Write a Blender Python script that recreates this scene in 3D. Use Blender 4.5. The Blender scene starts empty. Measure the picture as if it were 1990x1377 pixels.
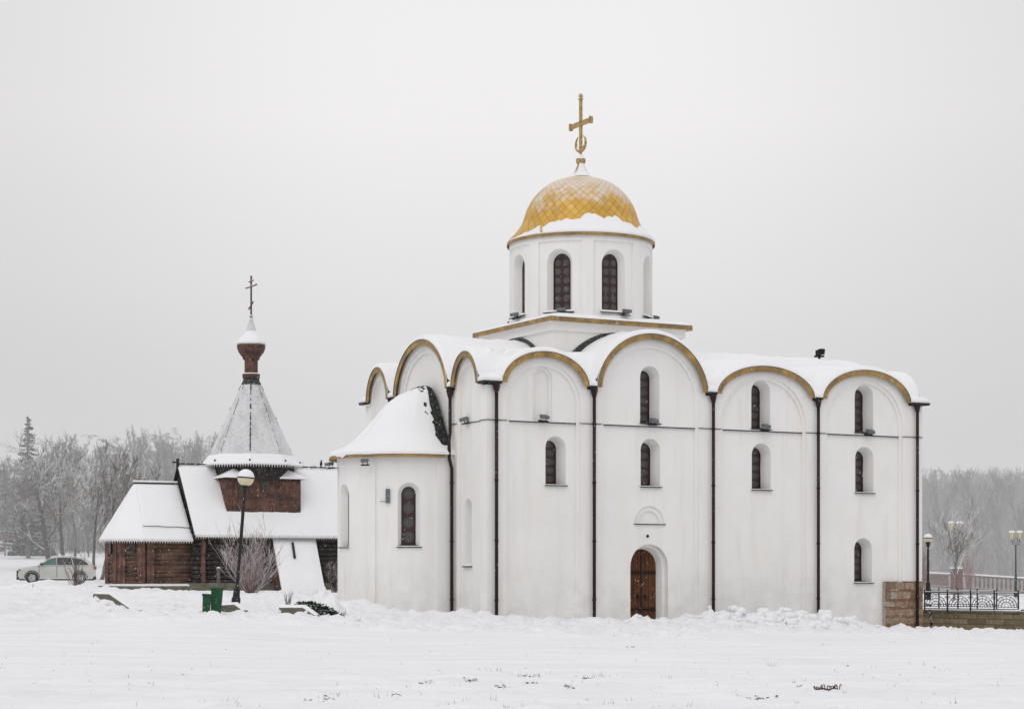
import bpy, bmesh, math, random
from mathutils import Vector, Matrix, noise
from mathutils.geometry import tessellate_polygon
R = math.radians
PI = math.pi
rnd = random.Random(7)
scene = bpy.context.scene
COL = scene.collection

# ------------------------------------------------------------------ camera
F_PX, CX, HY, CAMZ = 3898.0, 995.0, 1115.0, 1.65
cam = bpy.data.cameras.new('camera'); co = bpy.data.objects.new('camera', cam); COL.objects.link(co)
co.location = (0, 0, CAMZ); co.rotation_euler = (R(90), 0, 0)
cam.sensor_width = 36; cam.lens = 36 * F_PX / 1990.0
cam.shift_y = (HY - 688.5) / 1990.0
cam.clip_start = 0.5; cam.clip_end = 6000
scene.camera = co

def at(x, y, Y):
    return Vector(((x - CX) / F_PX * Y, Y, CAMZ + (HY - y) / F_PX * Y))

# ------------------------------------------------------------------ materials
class NT:
    def __init__(s, name):
        s.m = bpy.data.materials.new(name); s.m.use_nodes = True
        s.t = s.m.node_tree; s.b = s.t.nodes['Principled BSDF']
    def n(s, typ, **kw):
        nd = s.t.nodes.new(typ)
        for k, v in kw.items():
            if k in nd.inputs.keys() if isinstance(k, str) else False: nd.inputs[k].default_value = v
            else: setattr(nd, k, v)
        return nd
    def l(s, a, b): s.t.links.new(a, b)
    def coord(s, kind='Object', scale=(1, 1, 1)):
        tc = s.n('ShaderNodeTexCoord'); mp = s.n('ShaderNodeMapping'); mp.inputs['Scale'].default_value = scale
        s.l(tc.outputs[kind], mp.inputs['Vector']); return mp.outputs['Vector']
    def noise(s, vec, scale, detail=4, rough=.55):
        nd = s.n('ShaderNodeTexNoise'); nd.inputs['Scale'].default_value = scale
        nd.inputs['Detail'].default_value = detail; nd.inputs['Roughness'].default_value = rough
        s.l(vec, nd.inputs['Vector']); return nd.outputs['Fac']
    def ramp(s, fac, stops):
        r = s.n('ShaderNodeValToRGB'); e = r.color_ramp.elements
        while len(e) < len(stops): e.new(.5)
        for q, (p, c) in zip(e, stops):
            q.position = p; q.color = (c, c, c, 1) if isinstance(c, (int, float)) else (*c, 1)
        s.l(fac, r.inputs['Fac']); return r.outputs['Color']
    def mix(s, fac, a, b, mode='MIX'):
        m = s.n('ShaderNodeMix', data_type='RGBA', blend_type=mode)
        for sock, v in ((m.inputs[0], fac), (m.inputs[6], a), (m.inputs[7], b)):
            if isinstance(v, (int, float)): sock.default_value = v
            elif isinstance(v, tuple): sock.default_value = (*v, 1)
            else: s.l(v, sock)
        return m.outputs[2]
    def math(s, op, a, b=None, c=None):
        m = s.n('ShaderNodeMath', operation=op)
        for i, v in enumerate((a, b, c)):
            if v is None: continue
            if isinstance(v, (int, float)): m.inputs[i].default_value = v
            else: s.l(v, m.inputs[i])
        return m.outputs[0]
    def col(s, c):
        if isinstance(c, tuple): s.b.inputs['Base Color'].default_value = (*c, 1)
        else: s.l(c, s.b.inputs['Base Color'])
    def set(s, rough=.8, metal=0, spec=.3):
        s.b.inputs['Roughness'].default_value = rough; s.b.inputs['Metallic'].default_value = metal
        s.b.inputs['Specular IOR Level'].default_value = spec
    def bump(s, h, strength=.3, dist=.02):
        b = s.n('ShaderNodeBump'); b.inputs['Strength'].default_value = strength; b.inputs['Distance'].default_value = dist
        s.l(h, b.inputs['Height']); s.l(b.outputs['Normal'], s.b.inputs['Normal'])
    def up(s, lo, hi):
        g = s.n('ShaderNodeNewGeometry'); x = s.n('ShaderNodeSeparateXYZ'); s.l(g.outputs['Normal'], x.inputs[0])
        mr = s.n('ShaderNodeMapRange'); mr.inputs['From Min'].default_value = lo; mr.inputs['From Max'].default_value = hi
        s.l(x.outputs['Z'], mr.inputs['Value']); return mr.outputs['Result']

def m_snow(name='snow', tint=(.86, .865, .88), bs=.35, grain=40, rnd_cells=False, d=.03):
    t = NT(name); v = t.coord('Object')
    c = t.ramp(t.noise(v, .35, 5), [(.3, tuple(x * .955 for x in tint)), (.65, tint)])
    t.col(c); t.set(.75, 0, .25)
    h = t.math('ADD', t.noise(v, 2.5, 5), t.math('MULTIPLY', t.noise(v, grain, 3), .12))
    t.bump(h, bs, d); return t.m

def m_plain(name, c, rough=.7, metal=0, var=.15, scale=6, bump=.15, spec=.3):
    t = NT(name); v = t.coord('Object')
    lo = tuple(x * (1 - var) for x in c); hi = tuple(min(1, x * (1 + var)) for x in c)
    n = t.noise(v, scale, 5)
    t.col(t.ramp(n, [(.3, lo), (.7, hi)])); t.set(rough, metal, spec)
    if bump: t.bump(t.noise(v, scale * 6, 3), bump, .01)
    return t.m

def m_snowy(name, c, lo=.35, hi=.6, rough=.8, var=.25, scale=5, snowc=(.84, .845, .86), patch=.0, spec=.2):
    """a surface with snow lying on whatever faces up"""
    t = NT(name); v = t.coord('Object')
    base = t.ramp(t.noise(v, scale, 4), [(.3, tuple(x * (1 - var) for x in c)), (.7, tuple(x * (1 + var) for x in c))])
    f = t.up(lo, hi)
    if patch:
        f = t.math('MAXIMUM', f, t.ramp(t.noise(v, scale * 2, 4), [(.62 - patch * .1, 0.), (.72, patch)]))
    t.col(t.mix(f, base, snowc)); t.set(rough, 0, spec); return t.m

def m_plaster():
    t = NT('white_plaster'); v = t.coord('Object'); vs = t.coord('Object', (1.6, 1.6, .16))
    base = t.ramp(t.noise(v, .45, 5), [(.3, (.815, .806, .785)), (.7, (.868, .862, .845))])
    streak = t.ramp(t.noise(vs, 1.8, 5, .6), [(.53, 0.), (.75, 1.)])
    c = t.mix(t.math('MULTIPLY', streak, .30), base, (.62, .585, .53))
    warm = t.ramp(t.noise(t.coord('Object', (2.5, 2.5, .4)), .8, 3), [(.5, 0.), (.72, 1.)])
    c = t.mix(t.math('MULTIPLY', warm, .33), c, (.86, .775, .69))
    # darker towards the ground, broken up by noise
    tc = t.n('ShaderNodeTexCoord'); sx = t.n('ShaderNodeSeparateXYZ'); t.l(tc.outputs['Object'], sx.inputs[0])
    low = t.math('MULTIPLY_ADD', sx.outputs['Z'], -.45, 1.0)
    low = t.math('MULTIPLY', t.math('MAXIMUM', low, 0.), t.ramp(t.noise(v, 1.6, 6, .65), [(.35, 0.), (.7, .55)]))
    c = t.mix(low, c, (.55, .54, .50))
    t.col(c); t.set(.9, 0, .15)
    h = t.math('ADD', t.math('MULTIPLY', t.noise(v, 1.1, 3), 1.4), t.math('MULTIPLY', t.noise(v, 14, 4), .2))
    t.bump(h, .35, .05); return t.m

def m_gold(name='gold_trim'):
    t = NT(name); v = t.coord('Object')
    c = t.ramp(t.noise(v, 2.2, 6, .65), [(.3, (.17, .115, .055)), (.5, (.31, .20, .075)), (.70, (.50, .31, .08))])
    c = t.mix(t.ramp(t.noise(v, 7, 4), [(.6, 0.), (.75, .55)]), c, (.72, .70, .66))
    t.col(c); t.set(.5, .25, .4); return t.m

def m_dome():
    t = NT('dome_gold'); tc = t.n('ShaderNodeTexCoord'); sx = t.n('ShaderNodeSeparateXYZ'); t.l(tc.outputs['UV'], sx.inputs[0])
    a = t.math('FRACT', t.math('ADD', sx.outputs['X'], sx.outputs['Y'])); b = t.math('FRACT', t.math('SUBTRACT', sx.outputs['X'], sx.outputs['Y']))
    da = t.math('ABSOLUTE', t.math('SUBTRACT', a, .5)); db = t.math('ABSOLUTE', t.math('SUBTRACT', b, .5))
    e = t.math('MAXIMUM', da, db)
    line = t.ramp(e, [(.445, 0.), (.49, 1.)])
    fa = t.math('FLOOR', t.math('ADD', sx.outputs['X'], sx.outputs['Y'])); fb = t.math('FLOOR', t.math('SUBTRACT', sx.outputs['X'], sx.outputs['Y']))
    cb = t.n('ShaderNodeCombineXYZ'); t.l(fa, cb.inputs[0]); t.l(fb, cb.inputs[1])
    wn = t.n('ShaderNodeTexWhiteNoise'); wn.noise_dimensions = '2D'; t.l(cb.outputs[0], wn.inputs['Vector'])
    c = t.ramp(wn.outputs['Value'], [(0., (.56, .31, .045)), (1., (.70, .41, .065))])
    v = t.coord('Object')
    # thin frost: grows towards the crown, broken up by noise
    so = t.n('ShaderNodeSeparateXYZ'); t.l(tc.outputs['Object'], so.inputs[0])
    hz = t.math('MULTIPLY_ADD', so.outputs['Z'], .42, -6.35)
    fr = t.math('ADD', t.math('MULTIPLY', t.noise(v, 1.6, 7, .7), 1.5), hz)
    frm = t.ramp(fr, [(1.22, 0.), (1.0, 0.)]) if 0 else t.ramp(t.math('MULTIPLY', fr, .7), [(.66, 0.), (.92, .66)])
    fine = t.ramp(t.noise(v, 9, 5, .7), [(.57, 0.), (.72, .6)])
    c = t.mix(t.math('MAXIMUM', frm, t.math('MULTIPLY', fine, .6)), c, (.80, .77, .76))
    c = t.mix(t.math('MULTIPLY', line, .75), c, (.16, .10, .05))
    t.col(c); t.set(.45, .15, .4)
    t.bump(t.math('ADD', t.math('MULTIPLY', e, -1.), t.math('MULTIPLY', wn.outputs['Value'], .3)), .35, .03); return t.m

def m_glass_panel(cols=1):
    t = NT('stained_glass_%s' % ('double' if cols == 2 else 'single')); tc = t.n('ShaderNodeTexCoord'); sx = t.n('ShaderNodeSeparateXYZ'); t.l(tc.outputs['UV'], sx.inputs[0])
    u = t.math('MULTIPLY', sx.outputs['X'], float(cols)); fu = t.math('SUBTRACT', t.math('FRACT', u), .5); fv = t.math('SUBTRACT', t.math('FRACT', sx.outputs['Y']), .5)
    d = t.math('SQRT', t.math('ADD', t.math('MULTIPLY', fu, fu), t.math('MULTIPLY', fv, fv)))
    v = t.coord('Object')
    back = t.ramp(t.noise(v, 9, 3), [(.3, (.022, .007, .008)), (.7, (.050, .013, .013))])
    disc = t.ramp(t.noise(v, 14, 3), [(.3, (.030, .036, .038)), (.7, (.075, .085, .085))])
    c = t.mix(t.ramp(d, [(.33, 1.), (.37, 0.)]), back, disc)
    ring = t.ramp(d, [(.30, 0.), (.34, 1.), (.37, 1.), (.41, 0.)])
    c = t.mix(t.math('MULTIPLY', ring, .5), c, (.10, .075, .065))
    ins = t.ramp(t.math('ABSOLUTE', t.math('SUBTRACT', d, .13)), [(.02, .5), (.06, 0.)])
    c = t.mix(ins, c, (.16, .10, .06))
    t.col(c); t.set(.3, 0, .5); t.bump(t.noise(v, 12, 2), .3, .01); return t.m

def m_wood(name, c, grain=(14, 14, .9), snow=True, dark=.4):
    t = NT(name); v = t.coord('Object', grain)
    base = t.ramp(t.noise(v, 1.5, 6, .65), [(.28, tuple(x * dark for x in c)), (.5, c), (.75, tuple(min(1, x * 1.5) for x in c))])
    big = t.ramp(t.noise(t.coord('Object', (.7, .7, 1.8)), 1.4, 5, .65), [(.42, 0.), (.60, .7)])
    if snow: base = t.mix(big, base, (.035, .032, .030))
    f = t.up(.35, .8) if snow is True else t.math('MULTIPLY', t.up(.8, 1.), .35) if snow else 0.
    blow = t.ramp(t.noise(t.coord('Object', (3, 3, .9)), 2.6, 6, .7), [(.52, 0.), (.78, .16)])
    t.col(t.mix(t.math('MAXIMUM', f, blow), base, (.62, .60, .60)) if snow else base); t.set(.85, 0, .2)
    t.bump(t.noise(v, 4, 3), .4, .015); return t.m

def m_brick():
    t = NT('old_brick'); v = t.coord('Object')
    tc = t.n('ShaderNodeTexCoord'); so = t.n('ShaderNodeSeparateXYZ'); t.l(tc.outputs['Object'], so.inputs[0])
    z = t.math('ADD', so.outputs['Z'], t.math('MULTIPLY', t.noise(v, 2.2, 6, .7), .28))
    band = t.math('FRACT', t.math('MULTIPLY', z, 3.1))
    stone = t.ramp(t.noise(t.coord('Object', (1, 1, 2.2)), 4, 5, .7), [(.3, (.16, .11, .08)), (.5, (.34, .23, .16)), (.7, (.46, .35, .26))])
    red = t.ramp(t.noise(t.coord('Object', (1.3, 1.3, 6)), 5, 3), [(.3, (.15, .055, .038)), (.6, (.30, .11, .07))])
    c = t.mix(t.math('MULTIPLY', t.ramp(band, [(.66, 0.), (.72, 1.), (.90, 1.), (.97, 0.)]), t.ramp(t.noise(t.coord('Object', (1.2, 1.2, 3)), 1.6, 4), [(.40, .15), (.52, 1.)])), stone, red)
    bn = t.n('ShaderNodeTexBrick'); bn.inputs['Scale'].default_value = 3.2; bn.inputs['Mortar Size'].default_value = .02
    cb = t.n('ShaderNodeCombineXYZ'); t.l(t.math('ADD', so.outputs['X'], so.outputs['Y']), cb.inputs[0]); t.l(so.outputs['Z'], cb.inputs[1]); t.l(cb.outputs[0], bn.inputs['Vector'])
    c = t.mix(t.math('MULTIPLY', bn.outputs['Fac'], .6), c, (.33, .29, .25))
    t.col(c); t.set(.95, 0, .1); t.bump(t.math('ADD', t.noise(v, 7, 5), band), .5, .03); return t.m

def m_stonewall():
    t = NT('mossy_stone_blocks'); tc = t.n('ShaderNodeTexCoord'); so = t.n('ShaderNodeSeparateXYZ'); t.l(tc.outputs['Object'], so.inputs[0]); v = t.coord('Object')
    cb = t.n('ShaderNodeCombineXYZ'); t.l(so.outputs['X'], cb.inputs[0]); t.l(so.outputs['Z'], cb.inputs[1])
    bn = t.n('ShaderNodeTexBrick'); bn.inputs['Scale'].default_value = 1.0; bn.inputs['Mortar Size'].default_value = .012
    bn.inputs['Brick Width'].default_value = .9; bn.inputs['Row Height'].default_value = .23
    bn.inputs['Color1'].default_value = (.17, .135, .085, 1); bn.inputs['Color2'].default_value = (.29, .235, .15, 1); bn.inputs['Mortar'].default_value = (.06, .055, .04, 1)
    t.l(cb.outputs[0], bn.inputs['Vector'])
    c = t.mix(t.ramp(t.noise(v, 3, 5, .65), [(.35, 0.), (.7, .5)]), bn.outputs['Color'], (.075, .082, .05))
    c = t.mix(t.ramp(t.noise(t.coord('Object', (3, 3, 12)), 2, 4), [(.64, 0.), (.7, .7)]), c, (.7, .7, .7))
    t.col(c); t.set(.95, 0, .1); t.bump(t.math('SUBTRACT', t.noise(v, 9, 4), bn.outputs['Fac']), .5, .02); return t.m

M = {}
M['snow'] = m_snow()
M['roofsnow'] = m_snow('roof_snow', (.88, .88, .89), .22, 25, d=.05)
M['thinsnow'] = (lambda t: (t.col(t.ramp(t.math('ADD', t.math('MULTIPLY', t.noise(t.coord('Object', (2.5, 2.5, 22)), 2.0, 4, .6), .55), t.math('MULTIPLY', t.noise(t.coord('Object', (1, 1, .35)), 1.6, 5, .6), .45)), [(.34, (.33, .33, .33)), (.43, (.52, .525, .53)), (.52, (.66, .665, .67)), (.66, (.76, .765, .77))])), t.set(.85, 0, .2), t.m)[-1])(NT('thin_snow'))
M['plaster'] = m_plaster(); M['gold'] = m_gold(); M['dome'] = m_dome()
M['crossgold'] = m_snowy('cross_gold', (.42, .28, .10), .4, .7, .5, .35, 9, patch=.6)
M['tin'] = m_plain('dark_roof_tin', (.035, .038, .036), .6, .2, .5, 4)
M['tinfrost'] = m_snowy('frosted_dark_tin', (.05, .055, .052), .55, .95, .7, .5, 8, patch=.35)
M['tinragged'] = m_snowy('ragged_tin', (.028, .031, .028), .93, .99, .7, .7, 5, patch=.25)
M['pipe'] = m_plain('maroon_pipe_paint', (.024, .009, .009), .45, .1, .3, 3, .1)
M['glass1'] = m_glass_panel(1); M['glass2'] = m_glass_panel(2)
M['blackglass'] = m_plain('dark_glass', (.015, .017, .018), .12, 0, .3, 3, 0, .6)
M['sill'] = m_plain('grey_tin_sill', (.06, .066, .062), .5, .3, .3, 8)
M['door'] = m_wood('door_planks', (.12, .050, .025), (16, 16, .8), False)
M['iron'] = m_plain('black_iron', (.012, .012, .013), .5, .3, .3, 9, .1)
M['lampgrey'] = m_plain('grey_floodlight', (.15, .165, .17), .5, .2, .2, 9)
M['brick'] = m_brick(); M['stone'] = m_stonewall()
M['plank'] = m_wood('brown_vertical_planks', (.170, .088, .066), (9, 9, .5))
M['log'] = m_wood('weathered_logs', (.155, .088, .060), (1.1, 1.1, 5), 'low')
M['darklog'] = m_wood('dark_logs', (.042, .034, .031), (1.1, 1.1, 5), 'low')
M['redwood'] = m_wood('reddish_boards', (.150, .074, .055), (9, 9, .6), 'low', .55)
M['darkwood'] = m_plain('dark_tarred_wood', (.03, .026, .025), .85, 0, .4, 5)
M['concrete'] = m_snowy('mossy_concrete', (.155, .148, .115), .7, .9, .9, .35, 3)
M['lampblack'] = m_snowy('black_lamp_post', (.008, .009, .009), .9, .99, .45, .2, 5, spec=.4)
M['post'] = m_snowy('dark_green_post', (.03, .04, .038), .6, .9, .5, .2, 5, spec=.4)
M['bingreen'] = m_plain('bin_green_paint', (.012, .072, .028), .5, 0, .25, 5, .15)
M['globe'] = m_plain('yellowed_opal_globe', (.68, .60, .40), .3, 0, .08, 3, 0, .5)
M['fence'] = m_snowy('snow_dusted_iron_fence', (.02, .022, .022), .5, .85, .6, .3, 5)
M['balust'] = m_snowy('pinkish_balustrade_stone', (.24, .185, .17), .5, .8, .9, .15, 3)
M['bark'] = m_snowy('snowy_bark', (.115, .105, .09), .05, .45, .9, .3, 5, (.76, .76, .76))
M['bark2'] = m_snowy('far_snowy_bark', (.10, .097, .092), -.1, .6, .95, .25, 2, (.66, .66, .66))
M['bark3'] = m_snowy('river_bark', (.070, .062, .057), .2, .8, .95, .3, 2, (.34, .34, .345))
M['twig'] = m_snowy('grey_twigs', (.14, .13, .115), -.1, .3, .9, .3, 5, (.84, .84, .84))
M['redtwig'] = m_snowy('reddish_twigs', (.17, .095, .09), -.3, .35, .9, .3, 5, (.78, .77, .77))
M['darktwig'] = m_snowy('brown_twigs', (.10, .072, .062), .05, .45, .9, .3, 5, (.78, .77, .77))
M['needle'] = m_snowy('frosted_needles', (.055, .075, .07), .35, .9, .9, .3, 3, (.55, .57, .58))
M['juniper'] = m_snowy('juniper_green', (.035, .055, .035), .5, .85, .9, .4, 5, (.86, .87, .88), spec=.1)
M['carpaint'] = m_plain('white_car_paint', (.50, .50, .46), .28, 0, .06, 2, 0, .5)
M['rubber'] = m_plain('black_rubber', (.015, .015, .017), .8, 0, .3, 9)
M['alloy'] = m_plain('silver_alloy', (.42, .43, .44), .35, .7, .1, 9)
M['carglass'] = m_plain('green_tint_glass', (.05, .13, .115), .1, 0, .3, 2, 0, .6)
M['red'] = m_plain('red_lens', (.42, .03, .03), .25, 0, .2, 4, 0, .6)
M['lens'] = m_plain('clear_lens', (.16, .17, .16), .15, 0, .3, 9, 0, .6)
M['straw'] = m_plain('dry_grass', (.16, .14, .10), .9, 0, .3, 9, 0)
M['leaf'] = m_plain('brown_leaf', (.09, .065, .04), .9, 0, .4, 9, 0)
M['redbrick'] = m_plain('faded_red_wall', (.21, .10, .085), .9, 0, .2, 3)
M['paling'] = m_plain('grey_teeth_boards', (.66, .66, .66), .9, 0, .25, 9)

# ------------------------------------------------------------------ mesh helpers
def link(o, parent=None):
    COL.objects.link(o)
    if parent is not None: o.parent = parent
    return o
def thing(name, label, cat, loc=(0, 0, 0), rz=0, group=None, kind=None):
    o = bpy.data.objects.new(name, None); link(o); o.location = loc; o.rotation_euler = (0, 0, rz)
    return tag(o, label, cat, group, kind)
def tag(o, label=None, cat=None, group=None, kind=None):
    if label: o['label'] = label
    if cat: o['category'] = cat
    if group: o['group'] = group
    if kind: o['kind'] = kind
    return o

class MB:
    def __init__(s): s.v = []; s.f = []; s.uv = None; s.mi = []; s.cur = 0
    def add(s, vs, fs):
        o = len(s.v); s.v.extend([tuple(p) for p in vs])
        for f in fs: s.f.append(tuple(i + o for i in f)); s.mi.append(s.cur)
        return s
    def box(s, x0, x1, y0, y1, z0, z1, M4=None):
        vs = [Vector((x, y, z)) for x in (x0, x1) for y in (y0, y1) for z in (z0, z1)]
        if M4 is not None: vs = [M4 @ p for p in vs]
        return s.add(vs, [(0, 1, 3, 2), (4, 6, 7, 5), (0, 4, 5, 1), (2, 3, 7, 6), (0, 2, 6, 4), (1, 5, 7, 3)])
    def tube(s, pts, rad, n=8, cap=True, smooth_frame=True):
        pts = [Vector(p) for p in pts]
        if isinstance(rad, (int, float)): rad = [rad] * len(pts)
        vs = []; fs = []
        for i, p in enumerate(pts):
            d = (pts[min(i + 1, len(pts) - 1)] - pts[max(i - 1, 0)]).normalized()
            a = Vector((0, 0, 1)) if abs(d.z) < .9 else Vector((1, 0, 0))
            e1 = d.cross(a).normalized(); e2 = d.cross(e1)
            for k in range(n):
                t = 2 * PI * k / n; vs.append(p + (e1 * math.cos(t) + e2 * math.sin(t)) * rad[i])
        for i in range(len(pts) - 1):
            for k in range(n):
                k2 = (k + 1) % n
                fs.append((i * n + k, i * n + k2, (i + 1) * n + k2, (i + 1) * n + k))
        if cap:
            fs.append(tuple(range(n))); m = (len(pts) - 1) * n; fs.append(tuple(range(m + n - 1, m - 1, -1)))
        return s.add(vs, fs)
    def lathe(s, prof, n=32, c=(0, 0, 0), cap=False):
        c = Vector(c); vs = []; fs = []
        for (r, z) in prof:
            for k in range(n):
                t = 2 * PI * k / n; vs.append(c + Vector((r * math.cos(t), r * math.sin(t), z)))
        for i in range(len(prof) - 1):
            for k in range(n):
                k2 = (k + 1) % n; fs.append((i * n + k, i * n + k2, (i + 1) * n + k2, (i + 1) * n + k))
        if cap:
            fs.append(tuple(range(n - 1, -1, -1))); m = (len(prof) - 1) * n; fs.append(tuple(range(m, m + n)))
        return s.add(vs, fs)
    def poly(s, loop): return s.add(loop, [tuple(range(len(loop)))])
    def strip(s, A, B, closed=False):
        n = len(A); fs = []
        for i in range(n if closed else n - 1):
            j = (i + 1) % n; fs.append((i, j, n + j, n + i))
        return s.add(list(A) + list(B), fs)
    def prism(s, loop, off):
        off = Vector(off); A = [Vector(p) for p in loop]; B = [p + off for p in A]
        s.poly(A); s.poly(B[::-1]); return s.strip(A, B, True)
    def grid(s, rows):
        m = len(rows[0]); vs = [p for r in rows for p in r]
        return s.add(vs, [(i * m + k, i * m + k + 1, (i + 1) * m + k + 1, (i + 1) * m + k) for i in range(len(rows) - 1) for k in range(m - 1)])
    def build(s, name, mat, parent=None, smooth=False, fix=True, bevel=0):
        me = bpy.data.meshes.new(name); me.from_pydata(s.v, [], s.f)
        mats = mat if isinstance(mat, (list, tuple)) else [mat]
        for m in mats: me.materials.append(m)
        if len(mats) > 1:
            me.polygons.foreach_set('material_index', s.mi)
        if s.uv:
            l = me.uv_layers.new(name='UVMap'); flat = []
            for f in s.f:
                for i in f: flat.extend(s.uv[i])
            l.data.foreach_set('uv', flat)
        if fix and len(s.f) < 60000:
            bm = bmesh.new(); bm.from_mesh(me); bmesh.ops.recalc_face_normals(bm, faces=bm.faces); bm.to_mesh(me); bm.free()
        if smooth: me.polygons.foreach_set('use_smooth', [True] * len(me.polygons))
        o = bpy.data.objects.new(name, me); link(o, parent)
        if smooth and smooth != 'all':
            md = None
        if bevel:
            b = o.modifiers.new('bevel', 'BEVEL'); b.width = bevel; b.segments = 2; b.limit_method = 'ANGLE'
        return o

def fbm(x, y, s=1.0, o=4, seed=0.):
    return noise.fractal(Vector((x * s + seed, y * s - seed * .7, seed * 1.3)), 1.0, 2.0, o)

# ================================================================== GROUND
def lerp_tab(tab, y):
    if y <= tab[0][0]: return tab[0][1]
    for (a, za), (b, zb) in zip(tab, tab[1:]):
        if y <= b:
            t = (y - a) / (b - a); return za + (zb - za) * t
    return tab[-1][1]
def sm(a, b, x):
    t = max(0., min(1., (x - a) / (b - a))); return t * t * (3 - 2 * t)
LEFT = [(24, 0), (50, .14), (57, .30), (61, .46), (66, .64), (75, .80), (95, .86), (118, 1.0), (128, 1.1), (150, 2.3), (200, 3.9), (350, 7), (900, 16), (3000, 30)]
RIGHT = [(24, 0), (50, -.10), (66, -.02), (80, -.04), (100, .0), (140, .25), (175, -.2), (195, -6), (260, -8), (290, -4), (420, 8), (900, 22), (3000, 40)]
def gz(x, y, detail=True):
    wl = 1 - sm(-9.5, -1.5, x)
    z = lerp_tab(LEFT, y) * wl + lerp_tab(RIGHT, y) * (1 - wl)
    # the right side of the plot lies lower
    if x > -1 and y > 45:
        z -= sm(45, 66, y) * (1 - sm(90, 130, y)) * min(.72, max(0, (x + 1) * .033)) * 1.0
    if detail:
        z += fbm(x, y, .09, 3, 3.1) * .09 * sm(15, 40, y)
        z += fbm(x * .5, y * 1.5, .9, 4, 9.7) * .022
        z += fbm(x, y, 1.8, 3, 5.3) * .010
        if y < 52:   # hummocks of buried grass nearest the camera
            h = fbm(x, y * 1.2, 1.9, 3, 21.); z += (max(0, h) * .07 - max(0, -h - .25) * .16 * (.3 + .7 * math.exp(-((x - .5) / 4) ** 2))) * (1 - sm(30, 38, y))
        # trampled, ploughed strip
        d = strip_dist(x, y)
        if d > 0:
            n = noise.noise(Vector((x * 1.7, y * 1.7, 1.7))); n2 = noise.noise(Vector((x * 4.2, y * 4.2, 4.)))
            z += d * (.08 + .19 * n + .15 * n2 + .035 * noise.noise(Vector((x * 14, y * 14, 7.))))
        # heap along the foot of the white church
        z += berm(x, y)
        # heap in front of the car
        q = at(95, 1140, 100.)
        z += .42 * math.exp(-((x - q.x) / 1.9) ** 2 - ((y - 100) / 2.4) ** 2) * (1 + .3 * fbm(x, y, .8, 3))
        q = at(195, 1165, 60.7); z += .40 * math.exp(-((x - q.x) / .5) ** 2 - ((y - 60.75) / .45) ** 2) * (1 + .5 * noise.noise(Vector((x * 5, y * 5, 1.))))
        q = at(560, 1190, 60); z += .10 * math.exp(-((x - q.x) / 1.1) ** 2 - ((y - 59.9) / .4) ** 2)
        q = at(15, 1170, 78.)
        z += .35 * math.exp(-((x - q.x - 2) / 4.0) ** 2 - ((y - 76) / 2.5) ** 2)
        if y < 40:
            for hx, hy, hr, hd in DENTS:
                dd_ = (x - hx) ** 2 + ((y - hy) * .8) ** 2
                if dd_ < hr * hr * 6: z -= hd * math.exp(-dd_ / hr / hr)
    return z
DENTS = []
for x_, y_, r_, d_ in ((1035, 1310, .24, .10), (1145, 1312, .16, .09), (1165, 1310, .2, .05), (915, 1319, .14, .08), (825, 1324, .12, .07), (975, 1331, .14, .08), (1032, 1328, .15, .07), (1108, 1332, .12, .07), (735, 1338, .12, .06), (1125, 1367, .14, .07), (1000, 1372, .12, .06), (625, 1362, .16, .08), (1470, 1353, .24, .07), (1500, 1356, .15, .07), (1060, 1345, .2, .04), (880, 1345, .2, .05), (940, 1305, .15, .05), (1210, 1345, .18, .05), (1300, 1340, .16, .05), (660, 1345, .2, .04), (860, 1300, .2, .05), (1265, 1310, .16, .05), (1640, 1371, .25, .05), (770, 1310, .2, .04), (1085, 1318, .14, .06)):
    Y_ = F_PX * CAMZ / (y_ - HY); DENTS.append(((x_ - CX) / F_PX * Y_, Y_, r_, d_))
CO = Vector((-.88, 70.0, 0)); CR = math.atan2(.4758, .8795)
UX, UY = math.cos(CR), math.sin(CR)
def to_uv(x, y):
    dx, dy = x - CO.x, y - CO.y
    return dx * UX + dy * UY, -dx * UY + dy * UX
def strip_dist(x, y):
    u, v = to_uv(x, y)
    if y > 110 or y < 45: return 0
    a = sm(-9.5, -7, v) * (1 - sm(-1.2, -.3, v)) if u > 0 else 0
    if u <= 0:
        a = sm(56.2, 58, y) * (1 - sm(88, 92, y))
        if y > 67: a *= .75 - .5 * sm(80, 88, y)
        a *= (1 if x > -26 else .6)
    return a
def berm(x, y):
    u, v = to_uv(x, y)
    out = 0
    if -3 < u < 21.5 and -6 < v < 0:
        amp = lerp_tab([(-3, 0), (-.5, .10), (2, .14), (6, .12), (8, .42), (13.5, .46), (15, .16), (17, .1), (21.5, .0)], u)
        prof = math.exp(-((v + 1.9) / 1.0) ** 2)
        n = noise.noise(Vector((u * 1.1, v * 1.1, 3.))); n2 = noise.noise(Vector((u * 2.7, v * 2.7, 8.)))
        out += amp * prof * max(.15, 1 + .7 * n + .5 * n2)
    # around the apse
    r = math.hypot(u + .8, v - 5.05)
    if u < 1.0 and r < 7:
        prof = math.exp(-((r - 4.0) / .9) ** 2)
        out += .22 * prof * max(.1, 1 + .8 * noise.noise(Vector((x * .9, y * .9, 2.))) + .5 * noise.noise(Vector((x * 3, y * 3, 2.))))
    # one taller lump by the corner
    out += .30 * math.exp(-((u + .6) ** 2 + (v + 1.0) ** 2) / .16)
    return out

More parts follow.
